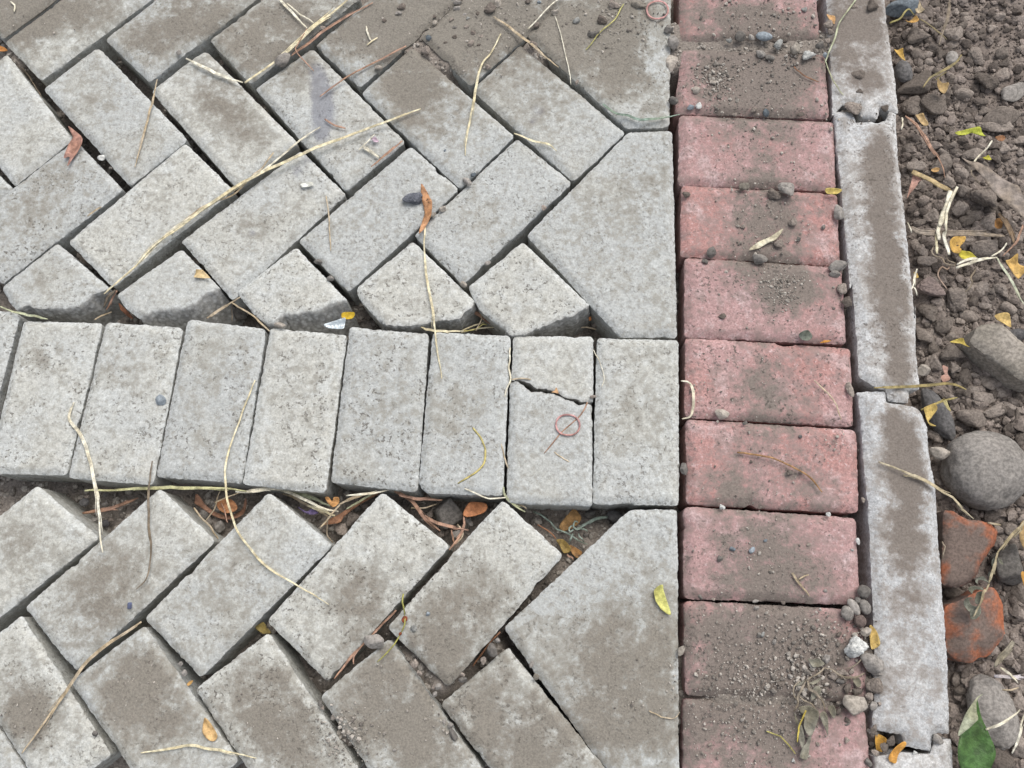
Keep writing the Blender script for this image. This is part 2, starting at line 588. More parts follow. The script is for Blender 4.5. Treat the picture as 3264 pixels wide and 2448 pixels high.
# ------------------------------------------------------------------ icosphere prototypes (no bpy.ops)
def ico(sub):
    t = (1+5**.5)/2
    v = [(-1, t, 0), (1, t, 0), (-1, -t, 0), (1, -t, 0), (0, -1, t), (0, 1, t), (0, -1, -t), (0, 1, -t), (t, 0, -1), (t, 0, 1), (-t, 0, -1), (-t, 0, 1)]
    f = [(0, 11, 5), (0, 5, 1), (0, 1, 7), (0, 7, 10), (0, 10, 11), (1, 5, 9), (5, 11, 4), (11, 10, 2), (10, 7, 6), (7, 1, 8), (3, 9, 4), (3, 4, 2), (3, 2, 6), (3, 6, 8), (3, 8, 9), (4, 9, 5), (2, 4, 11), (6, 2, 10), (8, 6, 7), (9, 8, 1)]
    v = [np.array(q)/np.linalg.norm(q) for q in v]
    for _ in range(sub):
        cache, nf = {}, []

        def mid(a, b):
            k = (min(a, b), max(a, b))
            if k not in cache:
                m = v[a]+v[b]
                v.append(m/np.linalg.norm(m))
                cache[k] = len(v)-1
            return cache[k]
        for a, b, c in f:
            ab, bc, ca = mid(a, b), mid(b, c), mid(c, a)
            nf += [(a, ab, ca), (b, bc, ab), (c, ca, bc), (ab, bc, ca)]
        f = nf
    return np.array(v), np.array(f)


ICO = {k: ico(k) for k in (0, 1, 2, 3, 4)}


def rock(seed, kind, sub):
    v, f = ICO[sub]
    r0 = np.random.default_rng(seed)
    if kind == 'round':
        rad = 1 + .15*fbm(v*1.4, 3, seed) + .03*fbm(v*6, 4, seed+1)
    else:
        npl = 13 if kind == 'angular' else 20
        nn = r0.normal(size=(npl, 3))
        nn /= np.linalg.norm(nn, axis=1)[:, None]
        dd = r0.uniform(.62, 1.0, npl)
        dot = v @ nn.T
        q = np.where(dot > .05, dd[None]/np.maximum(dot, .05), 9)
        k = 9.0 if kind == 'angular' else 6.0
        rad = np.minimum(1.3, -np.log(np.exp(-k*np.minimum(q, 3)).sum(1))/k)
        if kind == 'clod':
            rad = rad*(1 + .22*fbm(v*2.3, 4, seed+2) + .08*fbm(v*7, 3, seed+4))
        else:
            rad = rad*(1 + .05*fbm(v*3, 4, seed+2) + .015*fbm(v*11, 2, seed+4))
    q = v*rad[:, None]
    lo, hi = q.min(0), q.max(0)
    return (q-(lo+hi)/2)/((hi-lo)/2), f


ROCKS = {}
for kind in ('round', 'angular', 'clod'):
    for k in range(7):
        v, f = rock(100+k*13+len(kind)*7, kind, 3)
        me = mesh_np('rock_'+kind, v, f, [MAT_STONE])
        if kind != 'round':
            me.set_sharp_from_angle(angle=math.radians(30))
        ROCKS[kind, k] = me


def stone(name, px, size, mat, kind='clod', rot=0, flat=.7, z=0.0, sink=.15, seed=0, parent=None, big=False, **props):
    """a stone resting at height z whose outline in the photo is size (photo px)"""
    s = mpp(px)
    w, h = size[0]*s/2, size[1]*s/2
    th = min(w, h)*flat
    zc = z + th*(1-2*sink)
    c = G(px, zc)[0]
    if big:
        v, f = rock(seed+500, kind, 4)
        me = mesh_np(name, v, f, [mat])
    else:
        me = ROCKS[kind, seed % 7]
    o = obj(name, me, parent, tuple(c), **props)
    o.material_slots[0].link = 'OBJECT'
    o.material_slots[0].material = mat
    o.scale = (w, h, th)
    o.rotation_euler = (0, 0, math.radians(rot))
    return o


def crumbs(name, pts, sizes, mat, sub, seed, parent=None, flat=.75, smooth=False, **props):
    """many small grains as one mesh"""
    r0 = np.random.default_rng(seed)
    protos = [rock(700+seed*3+k, 'clod' if k % 2 else 'angular', sub) for k in range(8)]
    n = len(pts)
    pick = r0.integers(0, 8, n)
    VV, FF = [], []
    base = 0
    for k in range(8):
        sel = np.where(pick == k)[0]
        if not len(sel):
            continue
        v, f = protos[k]
        a = r0.uniform(0, 2*math.pi, len(sel))
        sc = np.c_[sizes[sel]*r0.uniform(.75, 1.3, len(sel)), sizes[sel]*r0.uniform(.75, 1.3, len(sel)), sizes[sel]*flat*r0.uniform(.8, 1.2, len(sel))]
        q = v[None]*sc[:, None, :]
        ca, sa = np.cos(a)[:, None], np.sin(a)[:, None]
        q = np.stack([q[..., 0]*ca-q[..., 1]*sa, q[..., 0]*sa+q[..., 1]*ca, q[..., 2]], -1) + pts[sel][:, None, :]
        VV.append(q.reshape(-1, 3))
        FF.append((f[None] + (np.arange(len(sel))*len(v))[:, None, None] + base).reshape(-1, 3))
        base += len(sel)*len(v)
    me = mesh_np(name, np.concatenate(VV), np.concatenate(FF), [mat], smooth=smooth)
    return obj(name, me, parent, kind='stuff', **props)


# ------------------------------------------------------------------ stalks and leaves
def catmull(p, step):
    p = np.asarray(p, float)
    q = np.concatenate([[2*p[0]-p[1]], p, [2*p[-1]-p[-2]]])
    out = []
    for i in range(1, len(q)-2):
        n = max(2, int(np.linalg.norm(q[i+1]-q[i])/step))
        for t in np.linspace(0, 1, n, endpoint=False):
            out.append(.5*((2*q[i]) + (-q[i-1]+q[i+1])*t + (2*q[i-1]-5*q[i]+4*q[i+1]-q[i+2])*t*t + (-q[i-1]+3*q[i]-3*q[i+1]+q[i+2])*t**3))
    out.append(q[-2])
    return np.array(out)


def tube_mesh(name, pts, wid, mat, flat=.55, taper=(.75, .35), seed=0, sides=7, closed=False):
    n = len(pts)
    tg = np.gradient(pts, axis=0)
    if closed:
        tg = np.roll(pts, -1, 0)-np.roll(pts, 1, 0)
    tg /= np.linalg.norm(tg, axis=1)[:, None]+1e-12
    side = np.cross(tg, [0, 0, 1.0])
    side /= np.linalg.norm(side, axis=1)[:, None]+1e-12
    up = np.cross(side, tg)
    s = np.linspace(0, 1, n)
    w = wid/2*np.minimum(1, np.minimum(taper[0]+s*4, taper[1]+(1-s)*3))
    if closed:
        w = np.full(n, wid/2)
    w = w*(1+.18*fbm(np.c_[s*n*.22, np.full(n, seed*3.1)], 3, seed))
    ang = np.linspace(0, 2*math.pi, sides, endpoint=False)
    V = pts[:, None, :] + side[:, None, :]*(np.cos(ang)[None, :, None]*w[:, None, None]) + up[:, None, :]*(np.sin(ang)[None, :, None]*(w*flat)[:, None, None])
    # a shallow groove along one side of the stalk
    V[:, 1, :] -= up*(w*flat*.45)[:, None]
    V = V.reshape(-1, 3)
    quads = []
    rng_n = n if closed else n-1
    i = np.arange(rng_n)
    j = (i+1) % n
    for k in range(sides):
        k2 = (k+1) % sides
        quads.append(np.c_[i*sides+k, i*sides+k2, j*sides+k2, j*sides+k])
    T = []
    if not closed:
        V = np.concatenate([V, pts[[0]], pts[[-1]]])
        for k in range(sides):
            k2 = (k+1) % sides
            T += [(n*sides, k2, k), (n*sides+1, (n-1)*sides+k, (n-1)*sides+k2)]
    if name is None:
        return V, T, np.concatenate(quads)
    return mesh_np(name, V, T, [mat], quads=np.concatenate(quads))


def stalk(name, s, wid, col, z=.0015, lift=0.0, seed=None, parent=None, flat=.42, rough=.6, taper=(.85, .6), ends=None, split=True, **props):
    """a dry stalk: broad ones are bundles of split fibres that part at the ends"""
    px = P(s)
    sc = mpp(px[len(px)//2])
    w = wid*sc*.74
    seed = int(px.sum()) % 9973 if seed is None else seed
    zz = np.full(len(px), z + w*flat/2)
    if ends is not None:
        zz = np.linspace(ends[0], ends[1], len(px)) + w*flat/2
    p3 = np.array([G(px[i], zz[i])[0] for i in range(len(px))])
    c = catmull(p3, .003)
    t = np.linspace(0, 1, len(c))
    c[:, 2] += lift*np.sin(t*math.pi) + .0006*(1+fbm(np.c_[t*6, np.full(len(t), seed)], 3, seed))
    kk = np.abs(vnoise(np.c_[t*(3 + len(c)*.05), np.full(len(t), seed*.37)], seed+7))[:, None]     # kinked, not bent
    sd = np.c_[fbm(np.c_[c[:, :2]*60], 2, seed), fbm(np.c_[c[:, :2]*60], 2, seed+3)]*.0007 + (kk-.4)*np.array([[.0016, .0012]])*min(1, wid/9)*(1 if seed % 2 else -1)
    c[:, :2] += sd
    org = c.mean(0)
    c = c-org
    r0 = np.random.default_rng(seed)
    parts = [tube_mesh(None, c, w*(.72 if wid >= 9 and split else 1), None, flat, taper, seed, sides=6)]
    if wid >= 9 and split and len(c) > 8:
        tg = np.gradient(c, axis=0)
        sd = np.cross(tg, [0, 0, 1.0])
        sd /= np.linalg.norm(sd, axis=1)[:, None]+1e-9
        for k in range(2 + (wid >= 13)):
            a0 = int(len(c)*r0.uniform(0, .35)); a1 = int(len(c)*r0.uniform(.62, 1))
            tt = t[a0:a1]
            if len(tt) < 4:
                continue
            u = (tt-tt[0])/(tt[-1]-tt[0])
            sg = 1 if k % 2 else -1
            o = sg*w*(.30 + .15*r0.random()) + sg*w*(.9*r0.random())*np.clip(u-.75, 0, 1)*3*(r0.random() < .6)
            q = c[a0:a1] + sd[a0:a1]*np.asarray(o).reshape(-1, 1)
            q[:, 2] += w*.12*r0.random()
            parts.append(tube_mesh(None, q, w*r0.uniform(.3, .5), None, .7, (.5, .25), seed+k+1, sides=5))
    VV, TT, QQ, n = [], [], [], 0
    for v, tri, qd in parts:
        VV.append(v); TT.append(np.asarray(tri)+n); QQ.append(qd+n)
        n += len(v)
    me = mesh_np(name, np.concatenate(VV), np.concatenate(TT), [fibre(col, rough)], quads=np.concatenate(QQ))
    return obj(name, me, parent, tuple(org), **props)


def scrap(name, s, col, z=.002, curl=.35, seed=None, parent=None, rough=.6, thick=.0004, mat=None, crease=True, spots=.0, tilt=(0, 0), **props):
    """a leaf or torn scrap: traced outline, own thickness, curled and creased"""
    px = P(s)
    seed = int(px.sum()) % 9973 if seed is None else seed
    p = G(px, z)[:, :2]
    p, _ = tidy_poly(p)
    # smooth outline
    q = catmull(np.concatenate([p, p[:1]]), .0012)[:-1] if len(p) > 4 else outline(p, (), .0015, .0012)[0]
    ext = np.linalg.norm(q.max(0)-q.min(0))
    V, T, ri, _, _ = fill(q, max(ext/22, .0009), seed, .4)
    cen = V.mean(0)
    u, sv, vt = np.linalg.svd(V-cen, full_matrices=False)
    ax, ay = (V-cen) @ vt[0], (V-cen) @ vt[1]
    wy = np.abs(ay).max()+1e-6
    zz = curl*wy*(ay/wy)**2 + .12*ext*curl*(ax/(ext/2))**2 + .05*ext*fbm(V*1.8/ext, 3, seed)
    if crease:
        zz += .06*wy*np.abs(np.tanh(ay/wy*6)) 
    zz += tilt[0]*(V[:, 0]-cen[0]) + tilt[1]*(V[:, 1]-cen[1])
    zz -= zz.min()
    top = np.c_[V-cen, zz+thick]
    bot = np.c_[V-cen, zz]
    n = len(V)
    side = np.c_[np.roll(ri, -1), ri, ri+n, np.roll(ri, -1)+n]
    me = mesh_np(name, np.concatenate([top, bot]), np.concatenate([T, T[:, ::-1]+n]), [mat or fibre(col, rough, spots=spots)], quads=side)
    return obj(name, me, parent, (cen[0], cen[1], z), **props)
# ================================================================== GROUND AND PAVEMENT
PX = 3264/2212
KERB_LINE = G(P('d 1912,-400 1935,200 1940,330 1975,620 1982,840 2025,1050 2038,1300 2055,1560 2060,2000'), -.04)[:, :2]


def kerb_x(y):
    o = np.argsort(KERB_LINE[:, 1])
    return np.interp(y, KERB_LINE[o, 1], KERB_LINE[o, 0])


def soil_h(xy):
    xy = np.asarray(xy, float)
    z = -.052 + .010*fbm(xy*9, 3, 51) + .007*fbm(xy*30, 3, 52) + .0035*fbm(xy*95, 3, 53)
    dk = xy[:, 0]-kerb_x(xy[:, 1])
    return z - .014*np.exp(-(np.clip(dk, 0, 9)/.018)**2)


gx = np.concatenate([[-30, -10, -4, -2, -1.2, -.6, 0, .3, .40], np.arange(.42, 1.02, .0042), [1.1, 1.3, 1.6, 2.5, 4, 10, 30]])
gy = np.concatenate([[-30, -10, -4, -2, -1.2, -.75], np.arange(-.68, 1.12, .0048), [1.2, 1.4, 1.8, 2.5, 4, 10, 30]])
XX, YY = np.meshgrid(gx, gy)
gp = np.c_[XX.ravel(), YY.ravel()]
gz = np.where(gp[:, 0] < kerb_x(gp[:, 1])-.03, -.12, soil_h(gp))
nxg, nyg = len(gx), len(gy)
ii = (np.arange(nyg-1)[:, None]*nxg + np.arange(nxg-1)[None]).ravel()
ground = obj('ground', mesh_np('ground', np.c_[gp, gz], None, [MAT_SOIL], quads=np.c_[ii, ii+1, ii+1+nxg, ii+nxg]), kind='structure',
             label='dry brown crumbly soil beside the paving')

FILL = blobs('''870,1430,50,.045 950,1480,50,.05 1065,1410,35,.05 980,1590,40,.05 690,1470,30,.035 740,1600,40,.055 1155,110,50,.066 1010,120,70,.058 900,60,80,.06 920,120,50,.05 1200,40,50,.06 60,60,80,.06 20,120,40,.03
1625,95,60,.075 1740,95,60,.075 1530,95,60,.06 1560,245,50,.045 1660,245,60,.05 1640,395,60,.04 1700,400,50,.035 1640,560,60,.05 1730,565,60,.045 1460,130,40,.05 1455,60,60,.06
1600,1505,90,.07 1750,1505,90,.075 1860,1300,30,.055 1880,1400,40,.065 1880,1500,50,.065 1900,1590,30,.045 1475,1560,60,.03 1475,1430,50,.02 1790,240,40,.04
1790,90,40,.06 1820,580,30,.05 1830,650,30,.045 1838,244,24,.07 1916,233,18,.055 560,1350,20,.02 330,1000,60,.01''')
FILL[:, :3] *= PX


def bed_h(xy):
    xyz = np.c_[xy, np.zeros(len(xy))]
    z = -.066 + field(FILL, xyz) + .022*np.clip(fbm(np.asarray(xy)*16, 3, 64), -.3, 1) + .005*fbm(np.asarray(xy)*30, 3, 61) + .0035*fbm(np.asarray(xy)*110, 3, 62)
    return np.minimum(z, -.0055 + .0015*fbm(np.asarray(xy)*160, 2, 63))


bx = np.arange(-.95, .62, .0052)
by = np.arange(-.62, 1.02, .0052)
XX, YY = np.meshgrid(bx, by)
bp = np.c_[XX.ravel(), YY.ravel()]
bp = bp[:, :]
bz = bed_h(bp)
bz = np.where(bp[:, 0] > kerb_x(bp[:, 1])-.02, -.1, bz)
ii = (np.arange(len(by)-1)[:, None]*len(bx) + np.arange(len(bx)-1)[None]).ravel()
pavement = obj('pavement', mesh_np('pavement', np.c_[bp, bz], None, [MAT_BED], quads=np.c_[ii, ii+1, ii+1+len(bx), ii+len(bx)]), kind='structure',
               label='pavement of loose grey and red concrete blocks on bare soil')

GREY = [
 # key, outline, label or None, phrase for things lying on it, options
 ('U1', 'A 20,270 260,525 1010,-30 760,-280', 'grey block half hidden under brown dust in the top left corner', 'the dusty top-left corner block', {}),
 ('U0', 'A -240,0 5,250 752,-300 505,-555', None, 'the dust-covered corner block at top left', {}),
 ('Z0', 'E -282,1082 308,2012 -100,2330 -690,1400', None, 'the block cut by the bottom left corner', {}),
 ('U2', 'A 683,250 980,532 1720,-37 1420,-320', None, 'the second top-edge block', {}),
 ('U3', 'A 1378,255 1650,545 2385,-30 2110,-310', None, 'the third top-edge block', {}),
 ('U4', 'B 5,290 303,570 1000,-30 700,-300', None, 'the fourth top-edge block', {}),
 ('U5', 'B 700,235 1035,560 1740,-60 1410,-390', 'grey block almost buried under brown dirt and grit', 'the dirt-buried top-edge block', {}),
 ('D0', 'A 35,345 470,915 85,1225 -350,655', None, "the upper zigzag row's first block", {}),
 ('DL', 'A -330,850 78,1240 -300,1540 -700,1150', None, 'the block cut by the left edge', {}),
 ('D1', 'A 640,298 1235,915 850,1222 275,580', None, "the upper zigzag row's second block", {}),
 ('D2', 'A 1345,312 1965,940 1560,1240 990,590', None, "the upper zigzag row's third block", {}),
 ('D3', 'A 2060,308 B 605,930 210,1255 A 1682,580', 'grey block with a blue-black smear down its middle', 'the block with the blue-black smear', {}),
 ('D4', 'B 650,298 1328,890 965,1245 308,605', None, "the upper zigzag row's fifth block", {}),
 ('D5', 'B 1365,283 2065,870 1715,1195 1045,585', None, "the upper zigzag row's sixth block", {}),
 ('T1', 'd 1138,75 1355,275 1447,272 1452,-120 1340,-120', 'five-sided grey edge block dusted with soil at the top', 'the top five-sided edge block', {}),
 ('T2', 'd 1358,283 1453,278 1464,728 1340,727 1137,507', 'five-sided grey edge block above the straight row', 'the middle five-sided edge block', {}),
 ('V0', 'd 160,300 264,407 0,612 -100,500', None, "the second zigzag row's first block", {}),
 ('V1', 'A 1215,935 1540,1250 C 735,235 A 440,1590', None, "the second zigzag row's second block", {}),
 ('V2', 'A 1985,985 B 210,1275 C 1530,320 A 1190,1590', None, "the second zigzag row's third block", {}),
 ('V3', 'B 640,955 960,1245 D 225,265 d 643,518', None, "the second zigzag row's fourth block", {}),
 ('V4', 'B 1345,905 1710,1200 D 985,215 B 660,1550', None, "the second zigzag row's fifth block", {}),
 ('S0', 'C 0,235 367,-62 715,240 600,305 520,365 420,385 280,382 180,365 105,388 50,330', 'leftmost broken half block above the straight row', 'the leftmost broken half block', dict(broken=(2, 3, 4, 5, 6, 7))),
 ('S1', 'C 760,285 1190,-20 1450,240 1360,290 1290,335 1210,380 1100,388 1000,400 920,445 830,380', 'second broken half block from the left with a wide rough fracture', 'the second broken half block', dict(broken=(2, 3, 4, 5, 6, 7), splay=.5)),
 ('S2', 'C 1560,262 d 637,531 D 215,315 130,350 0,395 C 1960,415 1870,425 1810,470 1760,485 1650,390', 'third broken half block from the left', 'the third broken half block', dict(broken=(2, 3, 4, 5, 6, 7), splay=.45)),
 ('S3', 'D 275,240 655,-75 1065,325 1045,365 1000,400 960,450 900,460 850,455 780,470 640,490 480,490 440,470 350,370 295,310', 'fourth broken half block from the left', 'the fourth broken half block', dict(splay=.12, broken=(2, 3, 4, 5, 6, 7, 8, 9, 10))),
 ('S4', 'D 1015,235 1383,-68 1825,350 1800,372 1700,430 1600,460 1500,500 1400,545 1310,555 1270,520 1100,390', 'rightmost broken half block with a chipped lower tip', 'the rightmost broken half block', dict(splay=.15, broken=(2, 3, 4, 5, 6, 7, 8))),
 ('W0', 'C -420,372 90,392 118,420 -40,1020 -70,1400 -520,1380', None, 'the straight row\'s left end block', {}),
 ('W1', 'C 145,455 665,470 430,1480 -95,1468', None, "the straight row's first whole block", {}),
 ('W2', 'C 690,462 1200,500 1005,1545 440,1500', None, "the straight row's second whole block", {}),
 ('W3', 'C 1235,448 1755,510 1590,1535 1020,1490', None, "the straight row's third whole block", {}),
 ('W4', 'C 1780,500 D 215,550 75,1600 C 1595,1540', None, "the straight row's fourth whole block", {}),
 ('W5', 'D 235,495 758,540 685,1590 105,1530', None, "the straight row's fifth whole block", {}),
 ('W6', 'D 785,530 1302,555 1250,1615 735,1600 690,1530', None, "the straight row's sixth whole block", {}),
 ('W7a', 'D 1320,555 1850,560 1848,995 1780,1003 1690,973 1600,933 1540,905 1480,903 1390,860 1360,848 1305,848', 'upper piece of the block cracked in two', 'the upper piece of the cracked block', dict(broken=(2, 3, 4, 5, 6, 7, 8, 9), splay=.02)),
 ('W7b', 'D 1297,862 1340,862 1378,882 1440,922 1500,928 1560,948 1640,962 1740,1012 1842,1013 1842,1686 1271,1661', 'lower piece of the block cracked in two', 'the lower piece of the cracked block', dict(broken=(0, 1, 2, 3, 4, 5, 6, 7), splay=.02)),
 ('W8', 'd 1290,728 1467,732 1468,1092 1281,1088', None, 'the straight row\'s right end block', {}),
 ('X0', 'C 240,1545 E 645,235 -234,935 -625,585', None, 'the leftmost block below the straight row', {}),
 ('X1', 'E 1050,-95 1420,255 490,1125 148,700', None, 'the second block below the straight row', {}),
 ('X2', 'E 1775,-68 2194,285 1320,1165 945,770', None, 'the third block below the straight row', {}),
 ('X3', 'F 450,-68 900,290 85,1190 E 1755,790', None, 'the fourth block below the straight row', {}),
 ('X4', 'F 1246,-19 1650,350 890,1230 480,830', None, 'the fifth block below the straight row', {}),
 ('T3', 'd 1362,1100 1464,1100 1468,1720 1345,1715 1087,1357', 'five-sided grey edge block below the straight row', 'the bottom five-sided edge block', {}),
 ('Y0', 'E 130,748 724,1674 320,2000 -270,1070', None, 'the block in the bottom left corner', {}),
 ('Y1', 'E 455,1190 945,815 1572,1717 1082,2092', None, 'the second block along the bottom edge', {}),
 ('Y2', 'E 1280,1240 1770,865 2370,1767 1880,2145', None, 'the third block along the bottom edge', {}),
 ('Y3', 'F 35,1290 495,905 1130,1790 650,2200', None, 'the fourth block along the bottom edge', {}),
 ('Y4', 'F 835,1340 1285,960 1950,1790 1500,2200', None, 'the fifth block along the bottom edge', {}),
]
RED = [
 ('R0', 'd 1468,-70 1760,-70 1774,82 1468,88', 'topmost red block half covered in soil', 'the topmost red block', {}),
 ('R1', 'G 285,243 1040,272 1062,612 250,588', 'second red block from the top with a heap of crumbs', 'the second red block from the top', {}),
 ('R2', 'G 272,592 1090,625 1098,990 268,965', 'palest pink block, third of the red strip from the top', 'the third red block from the top', {}),
 ('R3', 'G 285,958 1105,1005 1120,1383 278,1338', 'fourth red block from the top', 'the fourth red block from the top', {}),
 ('R4', 'G 300,1342 1125,1390 d 1832,741 1480,727', 'fifth red block from the top with a dark soil pile', 'the fifth red block from the top', {}),
 ('R5', 'H 325,300 1250,360 1270,802 322,750', 'deep red block, sixth of the strip from the top', 'the sixth red block from the top', {}),
 ('R6', 'H 328,758 1285,820 1300,1287 330,1237', 'seventh red block from the top', 'the seventh red block from the top', {}),
 ('R7', 'I 318,22 1280,88 1306,575 318,540', 'eighth red block from the top', 'the eighth red block from the top', {}),
 ('R8', 'I 318,550 1225,598 1325,640 1350,1120 325,1082', 'ninth red block from the top with dirt over its lower right half', 'the ninth red block from the top', {}),
 ('R9', 'I 316,1100 1340,1160 1370,1640 312,1640', 'bottom red block under a coat of brown dust', 'the bottom red block', {}),
]
PLACE = []
for k, (key, s, lab, phrase, opt) in enumerate(GREY + RED):
    red = key[0] == 'R'
    px = P(s)
    PLACE.append((px, phrase))
    r0 = np.random.default_rng(900+k)
    tz = dict(W=.003, S=.001).get(key[0], 0)
    block('paver', pavement, px, MAT_RED if red else MAT_GREY, 40+k*11, z=tz + r0.uniform(-.0015, .0015), h=.08,
          tilt=tuple(r0.uniform(-.012, .012, 2)), label=lab, r=.0075 if red else .006,
          chamfer=(.006, .011) if red else CHAMFER, rim=.10 if red else -.28, **opt)

KERB = [
 ('G 1030,-500 1335,-500 1352,0 1375,180 1405,400 1422,582 1380,572 1328,555 1316,612 1226,600 1217,546 1130,540 1080,592 1068,300 1046,0', 'topmost kerb stone with a tongue at its lower end and soil on its top'),
 ('G 1088,572 1180,576 1204,632 1358,622 1378,572 1410,582 1420,800 1460,1130 1512,1659 H 1616,120 1618,400 1640,590 1580,596 1575,668 1462,662 1450,597 1400,582 1300,522 1280,240 1262,0 G 1172,1500 1128,1000 1100,750', 'longest kerb stone, with a brown dirt stripe and chipped lower left corner'),
 ('H 1288,608 1445,604 1456,662 1610,690 1642,712 1680,800 1692,960 1730,1150 1742,1419 I 1760,400 1795,900 1806,1300 1740,1290 1710,1312 1700,1394 1555,1368 1540,1302 1378,1272 1392,900 1372,500 1350,0 H 1345,1200 1322,950 1310,750', 'whitish speckled kerb stone with a square tongue at its lower end'),
 ('I 1385,1425 1520,1402 1700,1412 1726,1335 1815,1322 1830,1500 1850,1900 1410,1900', 'bottom kerb stone, only its upper end in view'),
]
c0 = G(P('H 1450,600'))[0]
kerb = bpy.data.objects.new('kerb', None)
COL.objects.link(kerb)
kerb.location = (c0[0], c0[1], 0)
kerb.empty_display_size = .05
kerb['label'] = 'narrow whitish concrete kerb between the red blocks and the soil'
kerb['category'] = 'kerb'
for k, (s, lab) in enumerate(KERB):
    px = P(s)
    PLACE.append((px, ['the topmost kerb stone', 'the second kerb stone', 'the third kerb stone', 'the bottom kerb stone'][k]))
    block('kerb_stone', kerb, px, MAT_KERB, 711+k*7, z=.004, h=.10, r=.0016, chamfer=(.0055, .011), rough=.9, label=lab, dirt0=.2)

# ------------------------------------------------------------------ loose grit, joint gravel, crumbs ("stuff")
RES = .002
MX0, MY0, MW, MH = -1.0, -.75, 900, 950
mask = np.zeros((MH, MW), bool)
for ring in ALL_RINGS:
    lo = np.floor((ring.min(0)-[MX0, MY0])/RES).astype(int).clip(0)
    hi = np.ceil((ring.max(0)-[MX0, MY0])/RES).astype(int)
    hi = np.minimum(hi, [MW-1, MH-1])
    if (hi <= lo).any():
        continue
    a, b = np.meshgrid(np.arange(lo[0], hi[0]), np.arange(lo[1], hi[1]))
    q = np.c_[MX0+(a.ravel()+.5)*RES, MY0+(b.ravel()+.5)*RES]
    m = inside(q, ring)
    mask[b.ravel()[m], a.ravel()[m]] = True


def on_block(xy):
    i = ((xy-[MX0, MY0])/RES).astype(int)
    ok = (i[:, 0] >= 0) & (i[:, 0] < MW) & (i[:, 1] >= 0) & (i[:, 1] < MH)
    r = np.zeros(len(xy), bool)
    r[ok] = mask[i[ok, 1], i[ok, 0]]
    return r


q = np.c_[rng.uniform(-.85, .56, 60000), rng.uniform(-.5, .86, 60000)]
q = q[(~on_block(q)) & (q[:, 0] < kerb_x(q[:, 1])-.03)]
q = q[:11000]
sz = .0013 + .0036*rng.random(len(q))**2.0
zb = bed_h(q)
sz = np.where(zb < -.012, sz, np.minimum(sz, .0026))
crumbs('joint_gravel', np.c_[q, zb+sz*.3], sz, MAT_GRIT, 1, 3, parent=None, label='fine grey-brown gravel lying in the open joints between blocks', category='gravel')
o = bpy.data.objects['joint_gravel']
del o['category']
o.parent = pavement
o.name = 'joint_gravel'

GRIT = blobs('''1000,60,100,420,1.2 1080,40,80,220,1.9 900,40,90,200,1.1 1250,60,100,260,1.3 1350,30,90,260,1.7 1600,50,120,450,1.6 1700,90,80,220,1.9 1550,170,45,300,1.9 1690,160,70,120,1.5
1600,235,120,170,1.9 1690,620,42,520,1.5 1660,560,90,150,1.5 1650,500,90,110,1.4 1640,310,120,150,1.0 1640,395,100,150,1.5 1640,1480,130,650,1.4 1740,1460,80,330,2.4 1640,1600,150,520,1.1
1600,1380,110,230,1.1 1600,1505,120,420,1.5 1760,1370,60,170,1.8 285,1495,65,300,.9 600,1510,70,140,.9 745,1590,55,420,1.6 840,1480,60,90,.9 1370,1500,70,70,1.1 1870,80,55,130,1.7 1850,190,50,80,1.7
930,265,30,50,1.0 60,1560,60,120,1.0 1430,180,60,90,1.2 1620,1180,110,120,1.3 1640,1040,120,110,1.1 1560,895,110,150,1.3 1800,960,40,60,1.4 850,110,70,120,1.0 120,40,90,90,1.0 1900,620,40,70,1.0 1020,1330,80,60,.8
1640,730,140,70,1.2 1640,1305,150,90,1.2 960,1560,60,90,1.2 1860,1380,40,120,2.2 1800,250,50,60,2.0''')
pts, szs = [], []
for x, y, r, n, s in GRIT:
    n = int(n)
    a = rng.normal(size=(n, 2))*r*.55*PX + [x*PX, y*PX]
    w = G(a)
    sc = (.35 + rng.exponential(.45, n)).clip(.3, 2.6)*s*.0006
    ok = on_block(w[:, :2])
    pts.append(np.c_[w[ok, :2], sc[ok]*.25 + .001])
    szs.append(sc[ok])
pts, szs = np.concatenate(pts), np.concatenate(szs)
crumbs('loose_grit', pts, szs, MAT_GRIT, 1, 5, label='loose brown grit and dust crumbs scattered over the blocks', category='grit')

q = np.c_[rng.uniform(.47, 1.0, 40000), rng.uniform(-.6, 1.05, 40000)]
q = q[q[:, 0] > kerb_x(q[:, 1])+.001][:17000]
far = ((q[:, 1]-.2)/.6).clip(0, 1)
sz = .0014 + .0064*rng.random(len(q))**3.0*(1-.5*far*(q[:, 0] > .72))
q2 = np.c_[rng.uniform(.47, 1.0, 52000), rng.uniform(-.6, 1.05, 52000)]
q2 = q2[q2[:, 0] > kerb_x(q2[:, 1])+.001][:24000]
s2 = .0007 + .0013*rng.random(len(q2))
crumbs('fine_soil_crumbs', np.c_[q2, soil_h(q2)+s2*.4], s2, MAT_CRUMB, 0, 13, label='finest dry soil crumbs between the clods beyond the kerb', category='soil')
crumbs('soil_crumbs', np.c_[q, soil_h(q)+sz*.35], sz, MAT_CRUMB, 1, 9, label='loose crumbs of dry brown soil beyond the kerb', category='soil')

# ================================================================== THINGS
USED = {}


